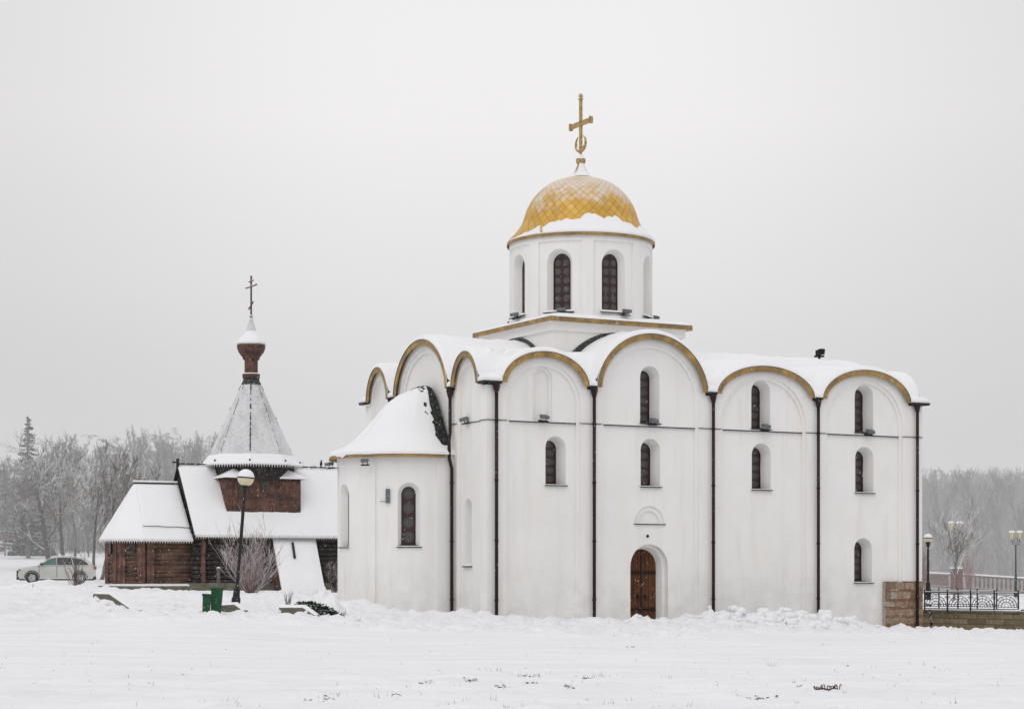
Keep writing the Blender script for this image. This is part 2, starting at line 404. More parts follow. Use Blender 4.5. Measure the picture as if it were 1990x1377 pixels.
def axis(lo, hi, step, ext_lo, ext_hi, g=1.13):
    c = []; x = lo
    while x <= hi: c.append(x); x += step
    a = []; x = lo; d = step
    while x > ext_lo: d *= g; x -= d; a.append(x)
    b = []; x = c[-1]; d = step
    while x < ext_hi: d *= g; x += d; b.append(x)
    return a[::-1] + c + b
xs = axis(-19, 21, .13, -1600, 1600, 1.12)
ys = axis(23, 80, .13, -60, 3200, 1.035)
b = MB(); nx = len(xs)
b.v = [(x, y, gz(x, y, y < 420 and abs(x) < 160)) for y in ys for x in xs]
b.f = [(j * nx + i, j * nx + i + 1, (j + 1) * nx + i + 1, (j + 1) * nx + i) for j in range(len(ys) - 1) for i in range(nx - 1)]
b.mi = [0] * len(b.f)
t = NT('snow_field'); v = t.coord('Object'); vl = t.coord('Object', (.45, 1.8, 1))
c = t.ramp(t.noise(vl, .6, 6, .6), [(.3, (.76, .757, .78)), (.6, (.84, .836, .855))])
c = t.mix(t.ramp(t.noise(v, 5, 6, .75), [(.62, 0.), (.8, .35)]), c, (.66, .66, .67))
t.col(c); t.set(.75, 0, .25)
t.bump(t.math('ADD', t.math('ADD', t.noise(vl, 2.2, 5), t.math('MULTIPLY', t.noise(v, 9, 4), .3)), t.math('MULTIPLY', t.noise(v, 30, 3), .1)), .55, .06)
ground = b.build('ground', t.m, None, smooth=True, fix=False)
tag(ground, 'snow covered ground with a smooth lawn in front and trampled banks behind', 'ground', kind='structure')

# ================================================================== WHITE CHURCH
CH = thing('white_church', 'white plastered stone church with arched gables, golden dome and rounded apse', 'church', CO, CR)
LU, LV, ZE = 19.42, 10.25, 8.39
S_B = [(.51, 4.06, 9.55), (4.38, 9.15, 10.43), (9.56, 14.05, 9.50), (14.42, 18.73, 9.58)]
E_B = [(.33, 2.46, 9.58), (2.75, 7.34, 10.36), (7.81, 9.86, 9.68)]
def arch_h(t, B, ze=ZE):
    for a, c, top in B:
        if a < t < c:
            k = abs(2 * (t - a) / (c - a) - 1)
            return ze + (top - ze) * max(0, 1 - k * k) ** .54
    return ze
def cosx(a, c, n): return [a + (c - a) * (1 - math.cos(PI * i / n)) / 2 for i in range(n + 1)]
def facade_ts(T, B, n=24):
    s = [0, T]
    for a, c, _ in B: s += cosx(a, c, n)
    return sorted(set(round(x, 5) for x in s))
class Hole:
    def __init__(s, c, w, z0, ztop, n=14, shape=1.0):
        s.c, s.w, s.z0, s.zt, s.n = c, w, z0, ztop, n; s.r = w / 2 * shape; s.zs = ztop - s.r
        s.a, s.b = c - w / 2, c + w / 2
    def top(s, t):
        k = abs(t - s.c) / (s.w / 2); return s.zs + s.r * math.sqrt(max(0, 1 - k * k))
    def ts(s): return cosx(s.a, s.b, s.n)
    def loop(s):
        L = [(s.a, s.z0)] + [(t, s.top(t)) for t in s.ts()] + [(s.b, s.z0)]
        return L
    def inset(s, d, dz0=0.): return Hole(s.c, s.w - 2 * d, s.z0 + dz0, s.zt - d, s.n, 1.0 if True else 1)
def colwall(b, P, d, ts, zb, zt, holes=()):
    tt = set(round(x, 5) for x in ts); lo, hi = min(tt), max(tt)
    for h in holes:
        for t in h.ts():
            if lo - 1e-4 <= t <= hi + 1e-4: tt.add(round(t, 5))
    tt = sorted(tt)
    for ta, tb in zip(tt, tt[1:]):
        if tb - ta < 1e-4: continue
        tm = (ta + tb) / 2
        act = sorted([h for h in holes if h.a < tm < h.b], key=lambda h: h.z0)
        lows = [zb] + [h.top for h in act]; ups = [(lambda t, h=h: h.z0) for h in act] + [zt]
        for l, u in zip(lows, ups):
            q = [(ta, l(ta)), (tb, l(tb)), (tb, u(tb)), (ta, u(ta))]
            if q[2][1] - q[1][1] < 1e-4 and q[3][1] - q[0][1] < 1e-4: continue
            b.add([P(t, z, d) for t, z in q], [(0, 1, 2, 3)])
def reveal(b, P, h1, d1, h2, d2, skip_bottom=False):
    A = [P(t, z, d1) for t, z in h1.loop()]; B = [P(t, z, d2) for t, z in h2.loop()]
    b.strip(A, B, not skip_bottom)
def pane(P, h, d, mat, parent, name='pane', rows=.33, cols=1):
    b = MB(); L = h.loop(); b.add([P(t, z, d) for t, z in L], [])
    n = len(L); o = 0
    # fan by columns
    b.v = []; b.f = []; b.mi = []; b.uv = []
    ts = h.ts()
    for t in ts:
        for z in (h.z0, h.top(t)):
            b.v.append(tuple(P(t, z, d))); b.uv.append(((t - h.a) / h.w, (z - h.z0) / rows))
    for i in range(len(ts) - 1):
        b.f.append((2 * i, 2 * i + 2, 2 * i + 3, 2 * i + 1)); b.mi.append(0)
    return b.build(name, mat, parent)
def frame_tube(P, h, d, r, mat, parent, name='frame'):
    b = MB(); L = [P(t, z, d) for t, z in h.loop()]
    b.tube(L + [L[0]], r, 4, False); return b.build(name, mat, parent)

PS = lambda t, z, d: Vector((t, d, z))
PE = lambda t, z, d: Vector((d, t, z))
PN = lambda t, z, d: Vector((t, LV - d, z))
PW = lambda t, z, d: Vector((LU - d, t, z))
WD = .16
def window(P, h, depth, d0=WD, inset=.13, sill=True, mat='glass1', snow=True, cols=1, rows=.31, wb=None):
    hi = Hole(h.c, h.w - 2 * inset, h.z0 + .10, h.zt - inset * 1.1, h.n)
    reveal(wb, P, h, d0, hi, d0 + depth)
    w = pane(P, hi, d0 + depth, M[mat], CH, 'window', rows, cols)
    frame_tube(P, hi, d0 + depth - .012, .022, M['pipe'], w)
    if sill:
        s = MB(); a, c = h.a - .04, h.b + .04
        pts = [P(a, h.z0 - .02, d0 - .09), P(c, h.z0 - .02, d0 - .09), P(hi.b + .02, hi.z0 - .035, d0 + depth - .01), P(hi.a - .02, hi.z0 - .035, d0 + depth - .01)]
        up = Vector((0, 0, .035)); A = pts; B = [p + up for p in pts]
        s.poly(A); s.poly(B); s.strip(A, B, True); s.build('sill', M['sill'], w)
        if snow:
            s = MB(); q = [P(a + .01, h.z0 + .02, d0 - .085), P(c - .01, h.z0 + .02, d0 - .085), P(c - .03, h.z0 + .025, d0 + .01), P(a + .03, h.z0 + .025, d0 + .01)]
            B = [p + Vector((0, 0, .022)) for p in q]; s.poly(q); s.poly(B); s.strip(q, B, True); s.build('snow', M['roofsnow'], w)
    return w
walls = MB()
def facade(P, T, B, windows, niches=(), full=True):
    ts = facade_ts(T, B)
    panels = []
    for i, (a, c, top) in enumerate(B):
        mg = .27 if c - a > 3 else .16
        panels.append(Hole((a + c) / 2, c - a - 2 * mg, -1.5, top - .40, 22, .96))
    colwall(walls, P, 0, ts, lambda t: -1.5, lambda t: arch_h(t, B) - .12, panels)
    for p in panels:
        st = .13 if p.w > 2 else .09
        q = Hole(p.c, p.w - 2 * st, -1.5, p.zt - st, 22, .96)
        reveal(walls, P, p, 0, p, WD / 2, True)
        colwall(walls, P, WD / 2, p.ts(), lambda t: -1.5, p.top, [q])
        reveal(walls, P, q, WD / 2, q, WD, True)
        hs = [w for w in windows if q.a < w.c < q.b]; ns = [w for w in niches if q.a < w.c < q.b]
        colwall(walls, P, WD, q.ts(), lambda t: -1.5, q.top, hs + ns)
    return panels
# south windows, measured on the wall (u, width, sill, crown)
def W(c, w, z0, z1, k): h = Hole(c, w, z0, z1); h.kind = k; return h
def u_of(x, d=WD):
    r = (x - CX) / F_PX; X0 = CO.x - UY * d; Y0 = CO.y + UX * d
    return (r * Y0 - X0) / (UX - UY * r)
def z_of(x, y, d=WD):
    Y = CO.y + UX * d + UY * u_of(x, d); return CAMZ + (HY - y) / F_PX * Y
def SW(xl, xr, yt, yb, k):
    a, c = u_of(xl), u_of(xr); xm = (xl + xr) / 2
    return W((a + c) / 2, c - a, z_of(xm, yb), z_of(xm, yt), k)
swin = [SW(1060, 1099.5, 847, 943, 'w'), SW(1245, 1283, 852, 946, 'w'), SW(1461, 1498, 861, 952, 'w'), SW(1662, 1697.5, 868, 958, 'w'),
        SW(1244, 1281.5, 711, 823, 'u'), SW(1460, 1496.5, 739, 834, 'u'), SW(1661, 1697, 748, 841, 'u'), SW(1660, 1694.5, 1045, 1132, 'w')]
door = SW(1225, 1298, 1057, 1216, 'd')
niche = SW(1035, 1073, 713, 818, 'n'); lun = SW(1233.5, 1291, 983, 1017, 'l'); lun.r = lun.zt - lun.z0; lun.zs = lun.z0
facade(PS, LU, S_B, swin + [door], [niche, lun])
eslit = W(1.72, .52, 1.95, 4.35, 's')
facade(PE, LV, E_B, [eslit], [])
facade(PW, LV, [(a, c, min(t, 10.3)) for a, c, t in E_B], [])
facade(PN, LU, S_B, [])
for h in swin:
    w = window(PS, h, .52, wb=walls, sill=True, snow=(h.kind == 'w'))
# blind niche: two shallow steps
n2 = Hole(niche.c, niche.w - .20, niche.z0, niche.zt - .10)
reveal(walls, PS, niche, WD, niche, WD + .07); colwall(walls, PS, WD + .07, niche.ts(), lambda t: niche.z0, niche.top, [n2])
reveal(walls, PS, n2, WD + .07, n2, WD + .16); colwall(walls, PS, WD + .16, n2.ts(), lambda t: n2.z0, n2.top)
l2 = Hole(lun.c, lun.w - .34, lun.z0, lun.zt - .17); l2.r = l2.zt - l2.z0; l2.zs = l2.z0
reveal(walls, PS, lun, WD, lun, WD + .06); colwall(walls, PS, WD + .06, lun.ts(), lambda t: lun.z0, lun.top, [l2])
reveal(walls, PS, l2, WD + .06, l2, WD + .13); colwall(walls, PS, WD + .13, l2.ts(), lambda t: l2.z0, l2.top)
# narrow blind slit on the east side
e2 = Hole(eslit.c, eslit.w - .16, eslit.z0 + .12, eslit.zt - .08)
reveal(walls, PE, eslit, WD, e2, WD + .42); colwall(walls, PE, WD + .42, e2.ts(), lambda t: e2.z0, e2.top)
sl = MB(); sl.box(WD - .10, WD + .3, eslit.a - .05, eslit.b + .05, eslit.z0 - .05, eslit.z0 - .01); k = sl.build('sill', M['sill'], CH)
sl = MB(); sl.box(WD - .09, WD + .3, eslit.a - .04, eslit.b + .04, eslit.z0 - .008, eslit.z0 + .06); sl.build('snow', M['roofsnow'], k)
# door: stepped reveal and leaves
d2 = Hole(door.c, door.w - .20, door.z0, door.zt - .10); d3 = Hole(door.c, door.w - .34, door.z0, door.zt - .17)
reveal(walls, PS, door, WD, door, WD + .26, True); colwall(walls, PS, WD + .26, door.ts(), lambda t: door.z0, door.top, [d2])
reveal(walls, PS, d2, WD + .26, d3, WD + .56, True)
DR = pane(PS, d3, WD + .56, M['door'], CH, 'door')
dz = d3.z0
s = MB()
for i in range(9):
    t = d3.a + d3.w * i / 8
    if i == 4: s.box(t - .025, t + .025, WD + .52, WD + .558, dz, d3.top(t) - .01)
    elif 0 < i < 8: s.box(t - .006, t + .006, WD + .55, WD + .558, dz, d3.top(t) - .02)
s.build('plank_joint', M['darkwood'], DR)
for z in (z_of(1252, 1112), z_of(1252, 1184)):
    for sgn in (-1, 1):
        s = MB(); x0 = d3.c + sgn * .06; x1 = d3.c + sgn * (d3.w / 2 - .03)
        s.box(min(x0, x1), max(x0, x1), WD + .515, WD + .552, z - .022, z + .022)
        for q in range(4):
            xx = x0 + (x1 - x0) * (q + .5) / 4; s.tube([PS(xx, z - .075, WD + .53), PS(xx + .05, z, WD + .525), PS(xx, z + .075, WD + .53)], .016, 5)
        s.build('hinge', M['iron'], DR)
for sgn in (-1, 1):
    s = MB(); x0 = d3.c + sgn * .16; z = z_of(1252, 1160)
    s.tube([PS(x0 + .055 * math.cos(a), z - .05 + .075 * math.sin(a), WD + .50) for a in [2 * PI * k / 12 for k in range(13)]], .013, 5)
    s.box(x0 - .035, x0 + .035, WD + .51, WD + .552, z - .01, z + .10); s.build('handle', M['iron'], DR)

# string course: thin ledge between the panels and a fine line across the pilasters
for a, c, top in S_B:
    s = MB(); sn = MB(); s.box(a + .40, c - .40, WD - .075, WD + .004, 7.02, 7.055); sn.box(a + .42, c - .42, WD - .07, WD + .003, 7.056, 7.085)
    led = s.build('ledge', M['tin'], CH); sn.build('snow', M['roofsnow'], led)
ep = [0] + [x for a, c, _ in S_B for x in (a + .30, c - .30)] + [LU]
for a, c in zip(ep[::2], ep[1::2]): s = MB(); s.box(a - .02, c, -.03, .0, 7.03, 7.055); s.build('string_line', M['sill'], CH)
for a, c in ((.0, .5), (2.3, 2.9)): s = MB(); s.box(-.03, .0, a, c, 7.03, 7.055); s.build('string_line', M['sill'], CH)
s = MB(); s.box(WD - .03, WD, .62, 2.2, 7.03, 7.055); s.build('string_line', M['sill'], CH)
s = MB(); s.box(lun.a - .03, lun.b + .03, WD - .06, WD + .1, lun.z0 - .035, lun.z0 - .004); s.build('lunette_sill', M['tin'], CH)
s = MB(); s.lathe([(.0, 0), (.05, .005), (.05, .05), (0, .055)], 12); o = s.build('bell_push', M['iron'], CH); o.rotation_euler = (R(90), 0, 0); o.location = PS(u_of(1258), z_of(1258, 1041), WD + .003)
# upper south sills: dark ledge with floodlights
def floodlight(loc, rz, tilt=0.35, w=.30, ledge=True):
    s = MB(); s.box(-w / 2, w / 2, -.14, .10, -.06, .06); o = s.build('floodlight', M['lampgrey'], CH, bevel=.02)
    o.location = loc; o.rotation_euler = (tilt, 0, rz)
    s = MB(); s.tube([(-w * .35, .02, -.16), (-w * .35, .06, 0)], .014, 4); s.tube([(w * .35, .02, -.16), (w * .35, .06, 0)], .014, 4)
    s.box(-w * .6, w * .6, -.05, .10, -.185, -.15); s.build('bracket', M['iron'], o)
    return o
for x, y in ((1052, 810), (1264, 817), (1482, 828), (1684, 838)):
    floodlight((u_of(x), WD - .22, z_of(x, y)), 0)
floodlight((WD - .15, 1.75, 7.18), R(-90))
floodlight((-3.15, 3.35, 5.70), R(-40), .2, .24, False)
floodlight((-3.2, 6.4, 5.72), R(-80), .2, .30, False)
s = MB(); s.box(-.07, .07, -.05, .05, -.25, .25); o = s.build('alarm_box', M['lampgrey'], CH)
aq = at(750, 962, 71.2); uu = to_uv(aq.x, aq.y)
# ---- apse: half-round wall with shallow pilasters
AC = Vector((-.8, 5.05)); AR = 2.47
def PA(t, z, d):      # t = arc length measured from the southern junction
    L0 = .8; r = AR - d; t2 = t - L0
    if t2 < 0: return Vector((AC.x - t2, AC.y - r, z))
    th = t2 / AR
    if th <= PI: return Vector((AC.x - r * math.sin(th), AC.y - r * math.cos(th), z))
    return Vector((AC.x + (t2 - PI * AR), AC.y + r, z))
AT = .8 * 2 + PI * AR
def t_of(deg): return .8 + AR * R(deg)      # 0 = south, 90 = east
fine = [i * AT / 90 for i in range(91)]
o.location = PA(t_of(39), aq.z, -.0 + .02); o.rotation_euler = (0, 0, R(-39))
s2 = MB(); s2.box(-.30, -.07, .0, .02, -.20, -.185); s2.build('cable', M['sill'], o)
awin = [Hole(t_of(21), .84, 2.62, 4.92), Hole(t_of(91), .84, 2.62, 4.92), Hole(t_of(160), .84, 2.62, 4.92)]
aw = MB()
pil = [(0.0, t_of(-3)), (t_of(50), t_of(58)), (t_of(122), t_of(130)), (t_of(183), AT)]
edges = []
pr = [(pil[0][1], pil[1][0]), (pil[1][1], pil[2][0]), (pil[2][1], pil[3][0])]
def rect(a, c): h = Hole((a + c) / 2, c - a, -1.5, 5.62); h.top = lambda t: 5.62; h.ts = lambda: [a, c]; h.loop = lambda: [(a, -1.5), (a, 5.62), (c, 5.62), (c, -1.5)]; return h
prh = [rect(a, c) for a, c in pr]
colwall(aw, PA, 0, fine, lambda t: -1.5, lambda t: 6.05, prh)
for h in prh:
    mids = [x for x in fine if h.a < x < h.b]
    colwall(aw, PA, .07, [h.a, h.b] + mids, lambda t: -1.5, lambda t: 5.62, awin)
    tt = [h.a] + mids + [h.b]
    aw.strip([PA(t, 5.62, 0) for t in tt], [PA(t, 5.62, .07) for t in tt])
    for t in (h.a, h.b): aw.strip([PA(t, -1.5, 0), PA(t, 5.62, 0)], [PA(t, -1.5, .07), PA(t, 5.62, .07)])
for h in awin[:2]:
    window(PA, h, .30, d0=.07, inset=.13, wb=aw, rows=.52)
window(PA, awin[2], .30, d0=.07, inset=.13, wb=aw, rows=.52)
aw.build('apse_wall', M['plaster'], CH)
# apse roof: bell-shaped half cone, snow with bare tin at the northern junction
prof = [(1.09, 5.98), (1.02, 6.05), (.92, 6.19), (.80, 6.44), (.70, 6.78), (.60, 7.16), (.50, 7.54), (.40, 7.87), (.30, 8.10), (.20, 8.24), (.08, 8.33), (.0, 8.36)]
def apse_pt(th, k, z, lift=0):
    # outline follows the wall path, shrinking to the apex that leans on the gable
    e = Vector((AC.x - AR * math.sin(th), AC.y - AR * math.cos(th))); ap = Vector((-.02, 5.05))
    p = ap + (e - ap) * k; return Vector((min(p.x, .1), p.y, z + lift))
def prof_z(k):
    for (a, za), (c, zc) in zip(prof, prof[1:]):
        if c <= k <= a: return za + (zc - za) * (a - k) / (a - c)
    return prof[0][1] if k > 1 else prof[-1][1]
NTH = 72; ths = [-.33 + (PI + .66) * i / NTH for i in range(NTH + 1)]
ks = [1.09 - 1.09 * i / 26 for i in range(27)]
def fat(th):  # the southern flank is steeper
    return 1.0
rows = [[apse_pt(th, k, prof_z(k) + .24 * math.sin(min(1, max(0, 1 - k)) ** 1.2 * PI) * (1.25 * max(0, math.cos(th)) ** 2)) for th in ths] for k in ks]
b = MB(); b.grid(rows); ar = b.build('apse_roof', M['tinragged'], CH, smooth=True)
b = MB(); rows = []
for i in range(61):
    k = 1.10 - 1.06 * i / 60
    row = []
    for j in range(141):
        th = -.33 + (PI + .66) * j / 140
        base = prof_z(min(1.09, k)) + .24 * math.sin(min(1, max(0, 1 - k)) ** 1.2 * PI) * (1.25 * max(0, math.cos(th)) ** 2)
        n = fbm(th * 2.2, k * 5, 1., 4, 2.)
        rib = .022 * abs(math.cos(th * 9)) ** 6 * sm(1.0, .8, k)
        th_ = .11 + .03 * n + rib
        # bare tin beside the gable on the south flank and a few scraped lines
        bare = sm(.04, -.04, th + .06 * n - (.26 * max(0, 1 - k) ** .8 - .20)) * sm(.97, .86, k)
        bare = max(bare, sm(.20, .12, k + .09 * n + .06 * math.cos(th)))
        # a slit left of centre
        bare = max(bare, sm(.035, .0, abs(th - 1.42 - .03 * n)) * sm(.52, .56, k) * sm(.93, .80, k))
        edge = sm(1.10, 1.06, k)
        row.append(apse_pt(th, k, base + (th_ * edge + .02) * (1 - bare) - .05 * bare))
    rows.append(row)
b.grid(rows); b.strip(rows[0], [p - Vector((0, 0, .06 + .22 * max(0, min(1, .5 + 1.3 * fbm(p.x * .8, p.y * .8, 1.1, 3, 4.))) * sm(3.0, 4.6, p.y))) for p in rows[0]])
b.build('snow_cover', M['roofsnow'], ar, smooth=True, fix=False)
b = MB(); rows = []
for i in range(50):
    k = 1.0 - .97 * i / 49; w_ = min(PI * .95, (.17 + .12 * sm(.95, .6, k) + .10 * noise.noise(Vector((k * 14, 0, 0))) + .07 * noise.noise(Vector((k * 37, 3, 0)))) / max(.12, k) * sm(1.02, .8, k))
    row = []
    for j in range(9):
        th = -.36 + w_ * j / 8; p_ = apse_pt(th, k, prof_z(k) + .24 * math.sin(min(1, max(0, 1 - k)) ** 1.2 * PI) * (1.25 * max(0, math.cos(th)) ** 2)); row.append(p_ + Vector((0, 0, .15 - .07 * (j == 8) + .05 * noise.noise(Vector((k * 25, j, 1.))))))
    rows.append(row)
b.grid(rows); b.strip([r[-1] for r in rows], [r[-1] - Vector((0, 0, .15)) for r in rows]); b.build('torn_flashing', M['tinragged'], ar, fix=False)
def fringe(b, pts, drop=.17, tooth=.045, pitch=.09, out=None):
    """a band along pts with a toothed lower edge"""
    A = [Vector(p) for p in pts]; L = [0]
    for p, q in zip(A, A[1:]): L.append(L[-1] + (q - p).length)
    n = max(2, int(L[-1] / (pitch / 2))); res = []
    for i in range(n + 1):
        s = L[-1] * i / n; j = 0
        while j < len(L) - 2 and L[j + 1] < s: j += 1
        f = (s - L[j]) / max(1e-6, L[j + 1] - L[j]); res.append(A[j].lerp(A[j + 1], min(1, f)))
    return res
b = MB(); pts = fringe(b, [apse_pt(th, 1.095, 6.02) for th in ths if -.2 < th < PI + .2])
lo = [p - Vector((0, 0, .17 + (.05 if i % 2 else 0))) for i, p in enumerate(pts)]
b.strip(pts, lo); b.build('eave_trim', M['gold'], CH)
b = MB(); b.strip([apse_pt(th, 1.09, 5.99) for th in ths], [apse_pt(th, .97, 6.04) for th in ths]); b.build('soffit', M['plaster'], CH)

# ---- gable trims (gold arch bands)
def arch_trim(P, a, c, top, d=-.17):
    b = MB(); n = 64; A = []; 
    for i in range(n + 1):
        k = -math.cos(PI * i / n); A.append(((a + c) / 2 + (c - a) / 2 * k, ZE - .03 + (top - ZE) * max(0, 1 - k * k) ** .54))
    L = [0]
    for p, q in zip(A, A[1:]): L.append(L[-1] + math.dist(p, q))
    N = int(L[-1] / .045); out = []; j = 0
    for i in range(N + 1):
        s = L[-1] * i / N
        while j < len(L) - 2 and L[j + 1] < s: j += 1
        f = (s - L[j]) / (L[j + 1] - L[j]); x = A[j][0] + (A[j + 1][0] - A[j][0]) * f; z = A[j][1] + (A[j + 1][1] - A[j][1]) * f
        tx, tz = A[j + 1][0] - A[j][0], A[j + 1][1] - A[j][1]; l = math.hypot(tx, tz); out.append((x, z, tz / l, -tx / l))
    w = .18
    up = [P(x, z, d) for x, z, nx, nz in out]
    lo = [P(x + nx * (w + (.075 if i % 2 else 0)), z + nz * (w + (.075 if i % 2 else 0)), d) for i, (x, z, nx, nz) in enumerate(out)]
    bk = [P(x, z, d + .2) for x, z, nx, nz in out]
    mid = [P(x + nx * w * .5, z + nz * w * .5, d + .0) for x, z, nx, nz in out]
    mb = [P(x + nx * w * .5, z + nz * w * .5, d + .2) for x, z, nx, nz in out]
    b.strip(up, lo); b.strip(up, bk)
    o = b.build('gable_trim', M['gold'], CH, fix=False)
    e = MB(); u2 = [P(x - nx * .028, z - nz * .028, d - .012) for x, z, nx, nz in out]; u3 = [P(x + nx * .006, z + nz * .006, d - .012) for x, z, nx, nz in out]
    e.strip(u2, u3); u4 = [P(x - nx * .028, z - nz * .028, d + .2) for x, z, nx, nz in out]; e.strip(u2, u4); e.build('tin_edge', M['tin'], o, fix=False)
for a, c, top in S_B: arch_trim(PS, a, c, top); arch_trim(PN, a, c, top)
for a, c, top in E_B: arch_trim(PE, a, c, top); arch_trim(PW, a, c, min(top, 10.3))

# ---- vaulted roof as the union of barrel vaults, and its snow
def grid_ts(T, B, o, n=16):
    s = [-o, -o + .03, -o + .07, -o + .13, -o + .2, T + o, T + o - .03, T + o - .07, T + o - .13, T + o - .2, 0, T]
    for a, c, _ in B: s += cosx(a, c, n)
    gaps = sorted(set(round(x, 4) for x in s)); out = []
    for p, q in zip(gaps, gaps[1:]):
        out.append(p); m = int((q - p) / .22)
        for k in range(m): out.append(p + (q - p) * (k + 1) / (m + 1))
    out.append(gaps[-1]); return out
def vault(u, v):
    return max(arch_h(u, S_B), arch_h(v, E_B))
OV = .19
us = grid_ts(LU, S_B, OV, 26); vs_ = grid_ts(LV, E_B, OV, 26)
b = MB(); b.grid([[Vector((u, v, vault(u, v) - .015)) for u in us] for v in vs_])
roof = b.build('roof', M['tin'], CH, fix=False)
def roofsnow(u, v):
    # smooth union: wind fills the valleys
    a, c = arch_h(u, S_B), arch_h(v, E_B); k = .30
    h = max(0, 1 - abs(a - c) / k); z = max(a, c) + h * h * k * .25
    e = min(u + OV, LU + OV - u, v + OV, LV + OV - v)
    inside = sm(.0, .9, e)
    th = .12 + .11 * fbm(u, v, .7, 4, 6.) * inside + .03
    if z < ZE + .5: th += .20 * (1 - (z - ZE) / .5) * sm(.05, .8, e)
    rndg = math.sqrt(max(0, 1 - (1 - min(1, e / .16)) ** 2))
    # scraped, thin spot above the first bay
    q = math.exp(-((u - 1.1) / .7) ** 2 - ((v - .9) / .5) ** 2); th -= q * .30 * max(0, fbm(u * .6 + v * .6, (u - v) * 2.2, 3.0, 4, 1.) + .18)
    return z + max(-.01, th) * (.15 + .85 * rndg)
b = MB(); rows = [[Vector((u, v, roofsnow(u, v))) for u in us] for v in vs_]; b.grid(rows)
per = rows[0] + [r[-1] for r in rows[1:]] + rows[-1][::-1][1:] + [r[0] for r in rows[::-1][1:]]
b.strip(per, [Vector((p.x, p.y, vault(p.x, p.y) - .02)) for p in per])
b.build('snow_cover', M['roofsnow'], roof, smooth=True, fix=False)

# ---- gutters and downpipes
def gut(P, a, c, z=ZE):
    q = [P(a, z - .09, -.20), P(c, z - .09, -.20), P(c, z + .0, -.24), P(a, z + .0, -.24)]
    q2 = [P(a, z - .09, -.02), P(c, z - .09, -.02), P(c, z + .0, -.02), P(a, z + .0, -.02)]
    b = MB(); b.poly(q); b.poly(q2); b.strip(q, q2, True); return b
gaps = [(-.2, .50), (4.07, 4.37), (9.16, 9.55), (14.06, 14.41), (18.74, LU + .22)]
for i, (a, c) in enumerate(gaps): gut(PS, a, c).build('gutter', M['tin'], CH)
for (a, c) in ((-.2, .32), (2.47, 2.74), (7.35, 7.80), (9.87, LV + .2)): gut(PE, a, c).build('gutter', M['tin'], CH)
gut(PW, -.2, .35).build('gutter', M['tin'], CH)
def downpipe(path, hop=True, r=.062):
    b = MB(); b.tube(path, r, 10)
    n = 0; p0 = Vector(path[-1]); z = p0.z + .6
    o = b.build('downpipe', M['pipe'], CH, smooth=True)
    zt = path[0][2]; x, y = path[-1][0], path[-1][1]
    z = .7
    while z < min(zt - .4, path[-2][2] if len(path) > 2 else 99):
        c = MB(); c.tube([(x, y, z), (x, y, z + .06)], r + .016, 10); z += 2.1; c.build('clamp', M['pipe'], o)
    if hop:
        h = MB(); x, y, z = path[0]
        h.lathe([(r, -.34), (r + .01, -.30), (.15, -.03), (.15, .10), (.12, .10)], 4, (x, y, z)); k = h.build('hopper', M['pipe'], o)
    return o
for x in (965, 1155, 1386.5, 1590.5, 1783):
    u = u_of(x, -.13); downpipe([(u, -.13, ZE - .14), (u, -.13, -1.2)])
downpipe([(-.13, 2.60, ZE - .14), (-.13, 2.60, 6.75), (-.22, 2.50, 6.45), (-.24, 2.44, 5.80), (-.14, 2.44, 5.45), (-.14, 2.44, -1.2)])
downpipe([(-.13, 7.58, ZE - .14), (-.13, 7.58, -1.2)])
# ---- exposed masonry at the south-west corner
bz = z_of(1750, 1128, 0); b0 = u_of(1720.5, -.02)
b = MB(); b.cur = 0; b.box(b0, LU + .02, -.012, .3, -1.4, bz - .03); b.box(LU - .3, LU + .02, .3, LV * .5, -1.4, bz - .03)
rq = random.Random(17); z = -1.4; row = 0
while z < bz - .05:
    thin = row % 3 != 0; h = rq.uniform(.045, .06) if thin else rq.uniform(.20, .30); h = min(h, bz - z); u = b0 + rq.uniform(-.02, .05)
    while u < LU + .01:
        w_ = rq.uniform(.18, .30) if thin else rq.uniform(.16, .62); u1 = min(u + w_, LU + .03); dpt = rq.uniform(.0, .03)
        b.cur = 4 if thin and rq.random() < .75 else rq.choice([1, 2, 3, 2])
        if rq.random() < .93: b.box(u, u1 - .014, -.018 - dpt, -.005, z, z + h - .012)
        u = u1
    z += h; row += 1
st = []
for nm, c_ in (('pale_rubble', (.40, .31, .23)), ('tan_rubble', (.33, .25, .175)), ('brown_rubble', (.24, .18, .13))):
    t = NT(nm); v = t.coord('Object'); t.col(t.ramp(t.noise(v, 6, 6, .7), [(.3, tuple(x * .55 for x in c_)), (.7, tuple(x * 1.2 for x in c_))])); t.set(.95, 0, .1); t.bump(t.noise(v, 14, 5), .6, .03); st.append(t.m)
b.build('exposed_masonry', [m_plain('lime_mortar', (.36, .32, .27), .95, 0, .3, 9, .3)] + st + [m_plain('thin_old_brick', (.26, .105, .07), .95, 0, .35, 9, .3)], CH)
walls.build('wall', M['plaster'], CH)
# ---- roof spotlight far back on the ridge
sp = MB(); sp.box(-.16, .16, -.14, .14, .05, .12); sp.box(-.12, .0, -.1, .1, .12, .34); sp.lathe([(.0, -.12), (.13, -.1), (.15, .12), (0, .14)], 10, (.12, 0, .27))
sp.tube([(0, 0, -.15), (0, 0, .1)], .05, 6); o = sp.build('roof_spotlight', M['iron'], CH); 
def on_ridge(x):
    r = (x - CX) / F_PX; X0 = CO.x - UY * 5.05; Y0 = CO.y + UX * 5.05; return (r * Y0 - X0) / (UX - UY * r)
o.location = (on_ridge(1592), 5.05, 10.58)

